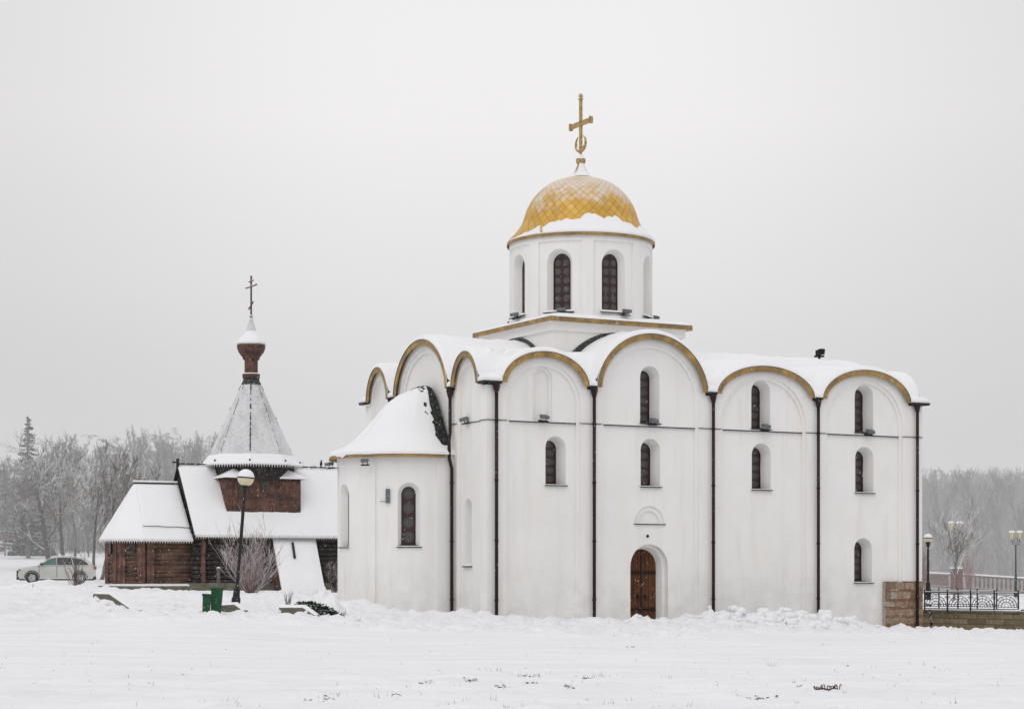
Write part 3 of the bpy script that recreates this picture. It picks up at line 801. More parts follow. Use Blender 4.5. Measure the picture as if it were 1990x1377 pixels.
# ---- pedestal under the drum
PC = Vector((6.76, 5.05)); HP = 2.82
b = MB(); b.box(PC.x - HP, PC.x + HP, PC.y - HP, PC.y + HP, 8.3, 10.93); b.box(PC.x - HP - .09, PC.x + HP + .09, PC.y - HP - .09, PC.y + HP + .09, 10.62, 10.94)
b.build('pedestal', M['plaster'], CH)
HC = 3.11
b = MB(); sgn = [(-1, -1), (1, -1), (1, 1), (-1, 1)]
def sq(h, z): return [Vector((PC.x + a * h, PC.y + c * h, z)) for a, c in sgn]
b.strip(sq(HC, 10.96), sq(HP + .05, 10.92), True); b.build('soffit', M['plaster'], CH)
b = MB()
C4 = sq(HC, 11.10)
for i in range(4):
    p, q = C4[i], C4[(i + 1) % 4]; pts = fringe(b, [p, q], pitch=.12)
    b.strip(pts, [r - Vector((0, 0, .15 + (.05 if k % 2 else 0))) for k, r in enumerate(pts)])
b.build('eave_trim', M['gold'], CH, fix=False)
b = MB(); b.strip(sq(HC + .01, 11.105), sq(2.2, 11.30), True); pr_ = b.build('pedestal_roof', M['tin'], CH)
b = MB(); rows = []
for i in range(15):
    f = i / 14; h = (HC - .015) * (1 - f) + 2.2 * f; z = 11.105 + .195 * f
    row = []
    for s_ in range(4):
        a, c = sgn[s_], sgn[(s_ + 1) % 4]
        for k in range(30):
            t_ = k / 30; x = PC.x + (a[0] + (c[0] - a[0]) * t_) * h; y = PC.y + (a[1] + (c[1] - a[1]) * t_) * h
            row.append(Vector((x, y, z + (.09 + .03 * fbm(x, y, 1.5, 3)) * min(1, math.sqrt(f * 6) if f > 0 else .05))))
    row.append(row[0].copy()); rows.append(row)
b.grid(rows); b.build('snow_cover', M['roofsnow'], pr_, smooth=True, fix=False)
# dark tin bands where the high vaults meet the pedestal
for P2, B_, cc in ((lambda t, z, d: Vector((t, PC.y - HP - .09 + d, z)), S_B[1], 0), (lambda t, z, d: Vector((PC.x - HP - .09 + d, t, z)), E_B[1], 1)):
    a, c, top = B_; b = MB(); A = []; Bq = []; Cq = []
    for i in range(49):
        k = -math.cos(PI * i / 48); t_ = (a + c) / 2 + (c - a) / 2 * k * 1.02; hh = max(0, 1 - k * k) ** .54; z = ZE + (top - ZE) * hh
        nx, nz = k * .8, .55
        A.append(P2(t_, z, 0)); Bq.append(P2(t_ + k * .20, z + .26, 0)); Cq.append(P2(t_ + k * .20, z + .26, .1))
    b.strip(A, Bq); b.strip(Bq, Cq); b.build('vault_flashing', M['tinfrost'], CH)

# ---- drum
DRR = 2.77
def PD(t, z, d):
    th = t / DRR; r = DRR - d; return Vector((PC.x + r * math.sin(th), PC.y - r * math.cos(th), z))
DT = 2 * PI * DRR
ZB, ZT = 11.2, 14.42
dw = [Hole(DRR * R(45 * i - 2.8), 1.03, 11.46, 13.82) for i in range(8)]
for h in dw: h.c += .0
rec = []
for i in range(8):
    a = DRR * R(45 * i - 20.4); c = DRR * R(45 * i + 15.6); rec.append((a, c))
b = MB()
def rect2(a, c, z0, z1):
    h = Hole((a + c) / 2, c - a, z0, z1); h.top = lambda t: z1; h.ts = lambda: [a, c]; return h
fine2 = [DRR * R(-24.5) + DT * i / 128 for i in range(129)]
colwall(b, PD, 0, fine2, lambda t: ZB, lambda t: ZT, [rect2(a, c, 11.34, 14.12) for a, c in rec])
for i, (a, c) in enumerate(rec):
    tt = [a] + [x for x in fine2 if a < x < c] + [c]
    colwall(b, PD, .07, tt, lambda t: 11.34, lambda t: 14.12, [dw[i]])
    for z in (11.34, 14.12): b.strip([PD(t, z, 0) for t in tt], [PD(t, z, .07) for t in tt])
    for t in (a, c): b.strip([PD(t, 11.34, 0), PD(t, 14.12, 0)], [PD(t, 11.34, .07), PD(t, 14.12, .07)])
for h in dw:
    hi = Hole(h.c, h.w - .26, h.z0 + .05, h.zt - .14)
    reveal(b, PD, h, .07, hi, .42)
    w = pane(PD, hi, .42, M['glass2'], CH, 'window', .335, 2); frame_tube(PD, hi, .41, .022, M['pipe'], w)
    s = MB(); q = [PD(h.a - .08, h.z0 - .04, -.10), PD(h.b + .08, h.z0 - .04, -.10), PD(h.b, h.z0 + .03, .4), PD(h.a, h.z0 + .03, .4)]; B2 = [p + Vector((0, 0, .035)) for p in q]
    s.poly(q); s.poly(B2); s.strip(q, B2, True); s.build('sill', M['tin'], w)
    s = MB(); q = [p + Vector((0, 0, .037)) for p in q]; B2 = [p + Vector((0, 0, .06)) for p in q]; s.poly(q); s.poly(B2); s.strip(q, B2, True); s.build('snow', M['roofsnow'], w)
b.build('drum_wall', M['plaster'], CH)
for i in (-2, -1, 0, 1, 2):
    th = R(45 * i + (6 if i == 0 else 8 if i == 1 else 0)); r = DRR + .14
    o = floodlight((PC.x + r * math.sin(th), PC.y - r * math.cos(th), 11.52), th, .2, .30)
# ---- dome
dprof = [(2.86, 14.40), (2.80, 14.52), (2.60, 14.72), (2.42, 14.95), (2.30, 15.14), (2.23, 15.32), (2.14, 15.60), (2.00, 15.91), (1.80, 16.21), (1.55, 16.47), (1.25, 16.69), (.92, 16.84), (.60, 16.94), (.38, 16.99)]
def dome_r(z):
    for (r0, z0), (r1, z1) in zip(dprof, dprof[1:]):
        if z0 <= z <= z1: return r0 + (r1 - r0) * (z - z0) / (z1 - z0)
    return dprof[0][0] if z < 14.4 else .38
def dense(pf, n):
    L = [0]
    for p, q in zip(pf, pf[1:]): L.append(L[-1] + math.dist(p, q))
    out = []
    for i in range(n + 1):
        s = L[-1] * i / n; j = 0
        while j < len(L) - 2 and L[j + 1] < s: j += 1
        f = (s - L[j]) / (L[j + 1] - L[j]); p0 = pf[max(0, j - 1)]; p1 = pf[j]; p2 = pf[j + 1]; p3 = pf[min(len(pf) - 1, j + 2)]
        out.append(tuple(.5 * ((2 * p1[k]) + (-p0[k] + p2[k]) * f + (2 * p0[k] - 5 * p1[k] + 4 * p2[k] - p3[k]) * f * f + (-p0[k] + 3 * p1[k] - 3 * p2[k] + p3[k]) * f ** 3) for k in (0, 1)))
    return out
pf = dense(dprof, 40); n = 96; b = MB(); b.uv = []
NTL = 40; vv = 0
acc = [0]
for p, q in zip(pf, pf[1:]):
    rm = max(.35, (p[0] + q[0]) / 2); acc.append(acc[-1] + math.dist(p, q) / (2 * PI * rm) * NTL * .92)
for i, (r, z) in enumerate(pf):
    for k in range(n + 1):
        t_ = 2 * PI * k / n; b.v.append((PC.x + r * math.cos(t_), PC.y + r * math.sin(t_), z)); b.uv.append((k / n * NTL, acc[i]))
for i in range(len(pf) - 1):
    for k in range(n): b.f.append((i * (n + 1) + k, i * (n + 1) + k + 1, (i + 1) * (n + 1) + k + 1, (i + 1) * (n + 1) + k)); b.mi.append(0)
dome = b.build('dome', M['dome'], CH, smooth=True, fix=False)
b = MB(); pts = [Vector((PC.x + 2.865 * math.cos(2 * PI * k / 400), PC.y + 2.865 * math.sin(2 * PI * k / 400), 14.41)) for k in range(401)]
b.strip(pts, [p - Vector((0, 0, .09 + (.05 if k % 2 else 0))) for k, p in enumerate(pts)])
b.strip([p for p in pts], [Vector((PC.x + (p.x - PC.x) * .965, PC.y + (p.y - PC.y) * .965, 14.36)) for p in pts]); b.build('dome_eave_trim', M['gold'], dome, fix=False)
# snow lodged on the flared skirt of the dome
b = MB(); rows = []
NA = 220
for i in range(25):
    row = []
    for k in range(NA + 1):
        a = R(-74) + R(180) * k / NA      # measured from the camera side of the drum
        th = a - CR + 0.0
        top = 14.86 + .26 * fbm(a * 3, 0, 1.5, 5, 3.) + .30 * math.exp(-((a - R(14)) / .45) ** 2)
        ends = sm(R(-62), R(-28), a + .1 * fbm(a * 7, 1, 1., 3)) * sm(R(106), R(70), a)
        top = 14.42 + (top - 14.42) * (.12 + .88 * ends)
        z = 14.415 + (top - 14.415) * i / 24
        f = i / 24; fat_ = .075 * math.sqrt(max(0, 4 * f * (1 - f)) * .9 + .02) * ends * (1 + .5 * fbm(a * 5, z * 3, 1., 3)) - (.02 if i in (0, 24) else 0)
        gap = sm(.018, .004, abs(a - R(50) - .02 * math.sin(z * 9))) * sm(.3, .5, f) + sm(.03, .01, abs(a + R(38) + .25 * (z - 14.8))) * sm(.1, .2, f)
        r = dome_r(z) + max(-.03, fat_ + .012 - .2 * gap)
        row.append(Vector((PC.x + r * math.sin(th), PC.y - r * math.cos(th), z)))
    rows.append(row)
b.grid(rows); b.build('snow_cover', M['roofsnow'], dome, smooth=True, fix=False)
# finial and cross
b = MB(); b.lathe(dense([(.52, 16.955), (.40, 17.03), (.27, 17.18), (.17, 17.38), (.115, 17.55), (.11, 17.62)], 14), 28, (PC.x, PC.y, 0)); fin = b.build('finial', M['crossgold'], CH, smooth=True)
b = MB(); b.lathe([(.0, 17.50)] + [(.19 * math.cos(t_), 17.64 + .19 * math.sin(t_)) for t_ in [(-80 + 160 * k / 12) * PI / 180 for k in range(13)]], 24, (PC.x, PC.y, 0)); b.build('ball', M['crossgold'], fin, smooth=True)
b = MB(); b.lathe([(.185, 17.70), (.15, 17.79), (.07, 17.87), (.0, 17.90)], 20, (PC.x, PC.y, 0))
rows = []
for k in range(19):
    a = R(-38 + 76 * k / 18); th = a - CR + .1
    rows.append([Vector((PC.x + (rr + .035 * math.cos(R(-90 + 180 * k / 18) )) * math.sin(th), PC.y - (rr + .035) * math.cos(th), z)) for rr, z in [(.50, 16.975), (.40, 17.05), (.27, 17.20), (.17, 17.40), (.12, 17.52)]])
b.grid(rows); b.build('snow', M['roofsnow'], fin, smooth=True)
b = MB()
cx_, cy_ = PC.x, PC.y
b.tube([(cx_, cy_, 17.75), (cx_, cy_, 18.06)], .05, 8)
b.box(cx_ - .035, cx_ + .035, cy_ - .078, cy_ + .078, 18.05, 19.96)
b.box(cx_ - .06, cx_ + .06, cy_ - .09, cy_ + .09, 19.985, 20.05)
b.lathe([(0, 20.05), (.085, 20.10), (.09, 20.16), (.05, 20.23), (0, 20.26)], 12, (cx_, cy_, 0))
b.box(cx_ - .035, cx_ + .035, cy_ - .75, cy_ + .75, 18.98, 19.03); b.box(cx_ - .035, cx_ + .035, cy_ - .75, cy_ + .75, 19.12, 19.17)
b.box(cx_ - .03, cx_ + .03, cy_ - .75, cy_ + .75, 19.02, 19.13)
for s_ in (-1, 1):
    y0 = cy_ + s_ * .77
    b.box(cx_ - .07, cx_ + .07, y0 - .035, y0 + .035, 18.94, 19.21)
    for dz_ in (-.08, .0, .08): b.lathe([(0, -.055), (.05, -.03), (.055, 0), (.05, .03), (0, .055)], 8, (cx_, y0 + s_ * (.07 if dz_ == 0 else .035), 19.075 + dz_ * 1.2))
ring = [(cx_, cy_ + (.37 * math.sin(a)), 18.32 + .31 * math.cos(a) * -1) for a in [R(-150 + 300 * k / 40) for k in range(41)]]
b.tube(ring, [.012 + .055 * math.sin(PI * k / 40) ** .6 for k in range(41)], 8)
b.build('cross', M['crossgold'], CH)

# ================================================================== WOODEN CHURCH
G0 = .84
WO = Vector((-16.34, 98.0, 0)); WC = thing('wooden_church', 'brown log chapel with snowy steep roofs and a shingled tent tower', 'church', WO, CR)
def W3(a, c, z): return Vector((a, c, z))
MB_ = 2.05; MO = 2.52; ZR, ZEV = 6.95, 3.50
A1 = 17.0
# annex (polygonal apse) walls
AP = [(0.0, -1.9), (-2.2, -1.9), (-3.22, -.88), (-3.22, .88), (-2.2, 1.9), (0., 1.9)]
plk = MB(); logs = MB(); backw = MB()
def wall_seg(p, q, kind, z0, z1, lb, pb):
    p = Vector(p); q = Vector(q); d = (q - p); L = d.length; d /= L; nrm = Vector((d.y, -d.x))
    if nrm.dot(p + q + Vector((3.0, 0))) < 0: nrm = -nrm
    if kind == 'log':
        z = z0 + .11
        while z < z1:
            off = .02 * rnd.uniform(-1, 1)
            hh_ = rnd.uniform(.17, .25); lb.tube([(p.x + nrm.x * (.0 + off), p.y + nrm.y * (.0 + off), z), (q.x + nrm.x * (.0 + off), q.y + nrm.y * (.0 + off), z + rnd.uniform(-.012, .012))], hh_ * .60, 10); z += hh_ * .95
    else:
        n = max(1, int(L / .13))
        for i in range(n):
            a0 = p + d * (L * i / n + .004); a1 = p + d * (L * (i + 1) / n - .004); o = .14 + .012 * rnd.uniform(-1, 1)
            A = [(a0.x, a0.y), (a1.x, a1.y), (a1.x + nrm.x * o, a1.y + nrm.y * o), (a0.x + nrm.x * o, a0.y + nrm.y * o)]
            lo = [Vector((x, y, z0)) for x, y in A]; hi = [Vector((x, y, z1 + .002 * i)) for x, y in A]; pb.poly(lo); pb.poly(hi); pb.strip(lo, hi, True)
def P2(a, c, f): return (a[0] + (c[0] - a[0]) * f, a[1] + (c[1] - a[1]) * f)
ZP = G0 + .28
for i in range(5):
    p, q = AP[i], AP[i + 1]; logs = MB(); plk = MB()
    if i == 0:
        wall_seg(p, P2(p, q, .84), 'log', ZP, 3.4, logs, plk); wall_seg(P2(p, q, .84), q, 'plank', ZP, 3.4, logs, plk)
    elif i == 4:
        wall_seg(p, q, 'log', ZP, 3.4, logs, plk)
    else:
        wall_seg(p, P2(p, q, .28), 'plank', ZP, 3.4, logs, plk); wall_seg(P2(p, q, .28), P2(p, q, .72), 'log', ZP, 3.4, logs, plk); wall_seg(P2(p, q, .72), q, 'plank', ZP, 3.4, logs, plk)
    logs.build('log_panel', M['log'], WC, smooth=True)
    if plk.v: plk.build('plank_cladding', M['plank'], WC)
loopb = [Vector((x * .985, y * .95, ZP)) for x, y in AP]; backw.strip(loopb, [p + Vector((0, 0, 2.3)) for p in loopb])
backw.build('apse_inner_wall', M['darkwood'], WC)
# annex windows on SE and E facets
def small_window(p, q, f, zc, w=.34, h=.48):
    m = Vector(P2(p, q, f)); d = (Vector(q) - Vector(p)).normalized(); nrm = Vector((d.y, -d.x))
    if nrm.dot(m + Vector((1.5, 0))) < 0: nrm = -nrm
    rz = math.atan2(d.y, d.x)
    s = MB(); s.box(-w / 2 - .06, w / 2 + .06, -.02, .02, -h / 2 - .06, h / 2 + .06); o = s.build('window', M['darkwood'], WC); o.location = (m.x + nrm.x * .165, m.y + nrm.y * .165, zc); o.rotation_euler = (0, 0, rz)
    s = MB(); s.box(-w / 2, w / 2, -.03, .03, -h / 2, h / 2); s.build('pane', M['blackglass'], o)
    s = MB()
    for x in (-.01, ): s.box(-.012, .012, -.037, .037, -h / 2, h / 2); s.box(-w / 2, w / 2, -.036, .036, -.012, .012)
    for a_, b_, c_, d_ in ((-w / 2 - .06, w / 2 + .06, h / 2, h / 2 + .06), (-w / 2 - .06, w / 2 + .06, -h / 2 - .06, -h / 2)): s.box(a_, b_, -.045, .045, c_, d_)
    for x in (-w / 2 - .06, w / 2): s.box(x, x + .06, -.044, .044, -h / 2, h / 2)
    s.build('frame', M['redwood'], o)
small_window(AP[1], AP[2], .5, 2.95); small_window(AP[2], AP[3], .5, 2.95); small_window(AP[3], AP[4], .5, 2.95)
# plinth
def offset_path(k): return [(x - .0 if i in (0, 5) else x, y) for i, (x, y) in enumerate([(0, -1.9 - k), (-2.2 - k * .4, -1.9 - k), (-3.22 - k, -.88 - k * .4), (-3.22 - k, .88 + k * .4), (-2.2 - k * .4, 1.9 + k), (0, 1.9 + k)])]
b = MB(); o_ = offset_path(.42); lo = [Vector((x, y, G0 - .8)) for x, y in o_]; hi = [Vector((x, y, ZP - .03)) for x, y in o_]; inn = [Vector((x * .9, y * .9, ZP - .02)) for x, y in o_]
b.strip(lo, hi); b.strip(hi, inn); b.box(-.2, A1, -MB_ - .3, MB_ + .2, G0 - .8, G0 + .38); pl_ = b.build('plinth', M['concrete'], WC)
b = MB(); hi2 = [p + Vector((0, 0, .06)) for p in hi]; in2 = [p + Vector((0, 0, .10)) for p in inn]; b.strip(hi, hi2); b.strip(hi2, in2); b.build('snow', M['roofsnow'], pl_)
# generic roof slab with snow on top, teeth along the eave
def roof_quad(name, quad, eave=(0, 1), mat='darkwood', th=.10, nu=26, nv=14, tin=True, roofpar=None):
    """quad: eave-left, eave-right, top-right, top-left"""
    q = [Vector(p) for p in quad]; nrm = (q[1] - q[0]).cross(q[3] - q[0]).normalized()
    if nrm.z < 0: nrm = -nrm
    b = MB(); A = q; Bq = [p - nrm * .07 for p in q]; b.poly(A); b.poly(Bq); b.strip(A, Bq, True); r = b.build(name, M[mat], WC)
    s = MB(); rows = []
    for j in range(nv + 1):
        row = []
        for i in range(nu + 1):
            f = i / nu; g = j / nv; p = q[0].lerp(q[1], f).lerp(q[3].lerp(q[2], f), g)
            e = min(g * 8, (1 - g) * 20, 1); side = min(1, f * 30 + .3, (1 - f) * 30 + .3)
            hgt = (.01 + th * math.sqrt(max(0.0, min(1, e))) * side) * (1 + .35 * fbm(p.x + p.z, p.y + p.z, .9, 3, 2.))
            row.append(p + Vector((0, 0, 1)) * hgt + nrm * .004)
        rows.append(row)
    s.grid(rows); per = rows[0] + [x[-1] for x in rows[1:]] + rows[-1][::-1][1:] + [x[0] for x in rows[::-1][1:]]
    s.strip(per, [p - Vector((0, 0, .08)) for p in per]); s.build('snow_cover', M['roofsnow'], r, smooth=True, fix=False)
    return r
def teeth(parent, p, q, size=.125, drop=.17, out=(0, 0, 0)):
    p = Vector(p); q = Vector(q); n = max(2, int((q - p).length / size)); b = MB()
    for i in range(n):
        a = p.lerp(q, i / n); c = p.lerp(q, (i + .8) / n); m = (a + c) / 2 - Vector((0, 0, drop)) ; k = Vector((0, 0, .05))
        b.add([a + k, c + k, m], [(0, 1, 2)])
    b.build('eave_teeth', M['paling'], parent)
# main roof
r1 = roof_quad('roof', [(0, -MO, ZEV), (A1, -MO, ZEV), (A1, 0, ZR), (0, 0, ZR)], th=.13, nu=90); teeth(r1, (0, -MO - .01, ZEV - .01), (A1, -MO - .01, ZEV - .01))
r2 = roof_quad('roof', [(A1, MO, ZEV), (0, MO, ZEV), (0, 0, ZR), (A1, 0, ZR)], th=.13)
b = MB(); b.poly([W3(.12, -MO + .12, ZEV), W3(.12, MO - .12, ZEV), W3(.12, 0, ZR - .1)]); b.poly([W3(A1 - .1, -MO + .12, ZEV), W3(A1 - .1, MO - .12, ZEV), W3(A1 - .1, 0, ZR - .1)]); b.build('gable', M['darkwood'], WC)
b = MB()
for s_ in (-1, 1):
    A = [W3(-.03, s_ * (MO + .02), ZEV - .12), W3(-.03, 0, ZR - .08), W3(-.03, 0, ZR + .02), W3(-.03, s_ * (MO + .02), ZEV - .01)]; b.prism(A, (.06, 0, 0))
b.box(-.05, .06, -.07, .07, ZR - .1, ZR + .34); b.box(-.25, .05, -.05, .05, ZR + .12, ZR + .2); b.build('bargeboard', M['darkwood'], WC)
b = MB(); x = -.05
while x < A1: b.box(x, x + .42, -.05, .05, ZR + .06, ZR + .13); x += .5
b.build('ridge_board', M['tinfrost'], WC)
# main walls: dark logs
b = MB(); z = G0 + .45
while z < 3.9:
    b.tube([(0, -MB_, z), (A1, -MB_, z)], .118, 8); b.tube([(0, MB_, z), (A1, MB_, z)], .118, 8); b.tube([(0.05, -MB_, z + .1), (.05, MB_, z + .1)], .11, 8); b.tube([(A1, -MB_, z + .1), (A1, MB_, z + .1)], .11, 8); z += .225
b.box(.1, A1 - .1, -MB_ + .05, MB_ - .05, G0, 3.6); b.build('log_wall', M['darklog'], WC, smooth=True)
b = MB(); b.box(.42, .62, -MB_ - .22, -MB_ - .1, G0 + .38, 3.75); b.build('corner_post', M['redwood'], WC)
b = MB(); b.box(2.6, 2.72, -MB_ - .16, -MB_ - .1, G0 + .38, 3.7); b.box(4.3, 4.42, -MB_ - .16, -MB_ - .1, G0 + .38, 3.7); b.build('wall_batten', M['darkwood'], WC)
# annex hip roof
AE = [(-.0, -2.28, 3.28), (-2.36, -2.28, 3.28), (-3.62, -1.05, 3.30), (-3.62, 1.05, 3.30), (-2.36, 2.28, 3.28), (-.0, 2.28, 3.28)]
RT = (-2.15, 0, 6.02); RB = (0, 0, 6.02)
ra = roof_quad('apse_roof', [AE[1], AE[0], RB, RT], th=.09); teeth(ra, Vector(AE[1]) - Vector((0, .01, .02)), Vector(AE[0]) - Vector((0, .01, .02)))
for i in (1, 2, 3):
    r_ = roof_quad('apse_roof', [AE[i + 1], AE[i], RT, (RT[0] - .001, RT[1], RT[2])], th=.08)
    if i < 3: teeth(r_, Vector(AE[i + 1]) - Vector((.012, .012, .02)), Vector(AE[i]) - Vector((.012, .012, .02)))
roof_quad('apse_roof', [AE[5], AE[4], RT, RB], th=.09)
b = MB(); b.box(-2.2, -.05, -.05, .05, 6.03, 6.10); x = -2.2
rb_ = b.build('ridge_board', M['darkwood'], WC); b = MB(); b.box(-2.22, -.03, -.08, .08, 6.101, 6.19); b.build('snow', M['roofsnow'], rb_)
b = MB()
def on_apse(a, f): # on the south slope
    p = Vector((a, -2.28, 3.28)).lerp(Vector((a, 0, 6.02)), f); return p + Vector((0, -.03, .14))
cab = [on_apse(-2.95 + 2.9 * k / 20, .20 + .004 * math.sin(k * .9) - .0015 * k) for k in range(4, 21)]; b.tube(cab, .016, 4); b.build('cable', M['darkwood'], WC)
# square tower base
TA = 3.82; TH = 1.93; ZQ = 6.34
sqb = MB()
def planks_box(pb, a0, a1, b0, b1, z0, z1):
    n = int((a1 - a0) / .14)
    for i in range(n):
        x0 = a0 + (a1 - a0) * i / n + .004; x1 = a0 + (a1 - a0) * (i + 1) / n - .004; d = .012 * rnd.random(); pb.box(x0, x1, b0 - d, b0 + .1, z0, z1)
    n = int((b1 - b0 - .2) / .14)
    for i in range(n):
        y0 = b0 + .1 + (b1 - b0 - .2) * i / n + .004; y1 = b0 + .1 + (b1 - b0 - .2) * (i + 1) / n - .004; d = .012 * rnd.random()
        pb.box(a0 - d, a0 + .1, y0, y1, z0, z1 - .001); pb.box(a1 - .1, a1 + d, y0, y1, z0, z1 - .001)
    pb.box(a0 + .05, a1 - .05, b0 + .05, b1, z0, z1 - .02)
THB = 1.76
planks_box(sqb, TA - TH, TA + TH, -THB, THB, 3.9, ZQ)
sqb.build('tower_base', M['redwood'], WC)
b = MB(); b.box(TA - TH + .02, TA + TH - .02, -THB - .03, -THB + .05, 4.42, 4.62); b.build('tower_base_skirt', M['darkwood'], WC)
# corner roofs of the square
b = MB(); sn = MB()
for sa in (-1, 1):
    for sb in (-1, 1):
        p0 = W3(TA + sa * (TH + .2), sb * (THB + .2), ZQ - .02); p1 = W3(TA + sa * (TH + .2), sb * .55, ZQ - .02); p2 = W3(TA + sa * .75, sb * (THB + .2), ZQ - .02); p3 = W3(TA + sa * 1.35, sb * 1.25, ZQ + .42)
        for B2, dz in ((b, 0), (sn, .012)):
            q = [p + Vector((0, 0, dz)) for p in (p0, p1, p2, p3)]
            if B2 is sn: q[3] = q[3] + Vector((0, 0, .04)); top = [p + Vector((0, 0, .08)) for p in q[:3]]; sn.strip(q[:3], top, True); B2.add([top[0], top[1], top[2], q[3] + Vector((0, 0, .05))], [(0, 1, 3), (0, 3, 2)])
            else: B2.add(q, [(0, 1, 3), (0, 3, 2), (0, 2, 1)])
cr = b.build('corner_roof', M['darkwood'], WC); sn.build('snow', M['roofsnow'], cr)
# tower window
b = MB(); b.box(-.2, .2, -.03, .03, -.42, .42); o = b.build('window', M['plank'], WC)
q = 505
def wu(x, c):   # a-coordinate on the plane b=c of the chapel
    r = (x - CX) / F_PX; X0 = WO.x - UY * c; Y0 = WO.y + UX * c; return (r * Y0 - X0) / (UX - UY * r)
def wz(x, y, c): return CAMZ + (HY - y) / F_PX * (WO.y + UX * c + UY * wu(x, c))
o.location = (wu(513.5, -THB), -THB - .03, wz(513, 940, -THB))
b = MB(); b.box(-.15, .15, -.04, .04, -.37, .37); b.build('pane', M['sill'], o)
# octagon
def octo(r, z, ph=22.5): return [Vector((TA + r * math.cos(R(ph + 45 * k)), r * math.sin(R(ph + 45 * k)), z)) for k in range(8)]
b = MB(); b.strip(octo(2.12, ZQ - .1), octo(2.12, 7.12), True); b.build('tower_octagon', M['darklog'], WC)
# tent
tp = [(2.53, 7.02), (2.34, 7.15), (2.18, 7.36), (2.02, 7.66), (.34, 11.38)]
b = MB()
for (r0, z0), (r1, z1) in zip(tp, tp[1:]): b.strip(octo(r0, z0), octo(r1, z1), True)
tent = b.build('tent_roof', M['thinsnow'], WC)
for k in range(8):
    b = MB(); a = octo(2.04, 7.66)[k]; c = octo(.36, 11.36)[k]; n_ = 26
    for i in range(n_):
        if rnd.random() < (.85 if k == 5 else .75 if k in (4, 6) else .12) or i > 21:
            p = a.lerp(c, i / n_); q = a.lerp(c, (i + rnd.uniform(.5, 1.)) / n_); b.tube([p, q], rnd.uniform(.018, .034) * (1.2 if k == 5 else .45), 4)
    o = b.build('hip_seam', M['tin'], tent)
b = MB(); tt = [(2.55, 7.03), (2.46, 7.09), (2.36, 7.15), (2.19, 7.36), (2.10, 7.48)]
rr = []
for r0, z0 in tt:
    rr.append(octo(r0, z0 + (.06 if r0 > 1.96 else .0)) + [octo(r0, z0 + (.06 if r0 > 1.96 else .0))[0]])
b.grid(rr); o0 = octo(2.55, 7.09); b.strip(o0, [p - Vector((0, 0, .09)) for p in o0], True); b.build('snow_cover', M['roofsnow'], tent, fix=False)
O = octo(2.53, 7.0)
for k in range(8): teeth(tent, O[k], O[(k + 1) % 8], .13, .15)
b = MB()
for p in octo(2.42, 7.2): b.lathe([(0, -.05), (.05, -.03), (.05, .03), (0, .06)], 8, p)
b.build('roof_stud', M['tin'], tent)
b = MB(); b.strip(octo(.50, 11.02), octo(.36, 11.42), True); b.build('tent_cap', M['tinfrost'], tent)
# neck, onion, cross
b = MB(); b.lathe([(.0, 11.36), (.42, 11.36), (.44, 11.58), (.33, 11.60), (.33, 12.28), (.42, 12.32), (.42, 12.42), (.50, 12.50), (.64, 12.70), (.70, 12.90), (.70, 13.05), (.62, 13.10)], 16, (TA, 0, 0)); neck = b.build('tower_neck', M['redwood'], WC)
b = MB(); b.lathe([(.45, 11.585), (.44, 11.63), (.33, 11.64)], 16, (TA, 0, 0)); b.build('snow', M['roofsnow'], neck)
b = MB(); b.lathe(dense([(.71, 13.04), (.70, 13.12), (.58, 13.28), (.42, 13.46), (.26, 13.75), (.15, 14.10), (.08, 14.35), (.06, 14.42)], 20), 24, (TA, 0, 0)); on = b.build('onion_roof', M['thinsnow'], WC, smooth=True)
b = MB(); b.lathe(dense([(.72, 13.10), (.70, 13.17), (.58, 13.33), (.43, 13.50), (.28, 13.72)], 12), 24, (TA, 0, 0)); b.build('snow', M['roofsnow'], on, smooth=True)
b = MB(); b.lathe([(0, 14.38), (.06, 14.40), (.09, 14.47), (.06, 14.54), (0, 14.56)], 10, (TA, 0, 0)); b.tube([(TA, 0, 14.5), (TA, 0, 16.42)], .045, 6)
b.tube([(TA, -.72, 15.96), (TA, .72, 15.96)], .045, 6); b.tube([(TA, -.28, 16.22), (TA, .28, 16.22)], .04, 6); b.tube([(TA, -.34, 15.02 - .12 + .28), (TA, .34, 15.02 - .16)], .04, 6)
b.lathe([(0, 16.38), (.07, 16.42), (.05, 16.5), (0, 16.52)], 8, (TA, 0, 0)); b.build('cross', M['darktwig'], WC)
# lean-to hood over the south entrance
b = MB(); a0, a1 = wu(529, -2.15), wu(612, -2.15); zt = wz(570, 1046, -2.15)
top = [W3(a0, -2.2, zt), W3(a1, -2.2, zt)]; c0 = -3.55; bot = [W3(wu(549, c0), c0, wz(549, 1150, c0)), W3(wu(632, c0), c0, wz(632, 1149, c0))]
b.poly([top[0], W3(a0, -2.2, bot[0].z), bot[0]]); b.poly([top[1], W3(a1, -2.2, bot[1].z), bot[1]]); b.poly([top[0], top[1], bot[1], bot[0]]); hd = b.build('entrance_hood', M['redwood'], WC)
q = [bot[0], bot[1], top[1], top[0]]; s = MB(); rows = []
for j in range(11):
    row = []
    for i in range(11):
        p = q[0].lerp(q[1], i / 10).lerp(q[3].lerp(q[2], i / 10), j / 10); e = min(1, min(i, 10 - i) * .6 + .2, min(j, 10 - j) * .8 + .2)
        row.append(p + Vector((0, -.06, .10)) * e + Vector((0, 0, .015)) * fbm(p.x, p.z, 2., 2))
    rows.append(row)
s.grid(rows); per = rows[0] + [x[-1] for x in rows[1:]] + rows[-1][::-1][1:] + [x[0] for x in rows[::-1][1:]]
s.strip(per, [p + Vector((0, .05, -.09)) for p in per]); s.build('snow_cover', M['roofsnow'], hd, smooth=True, fix=False)
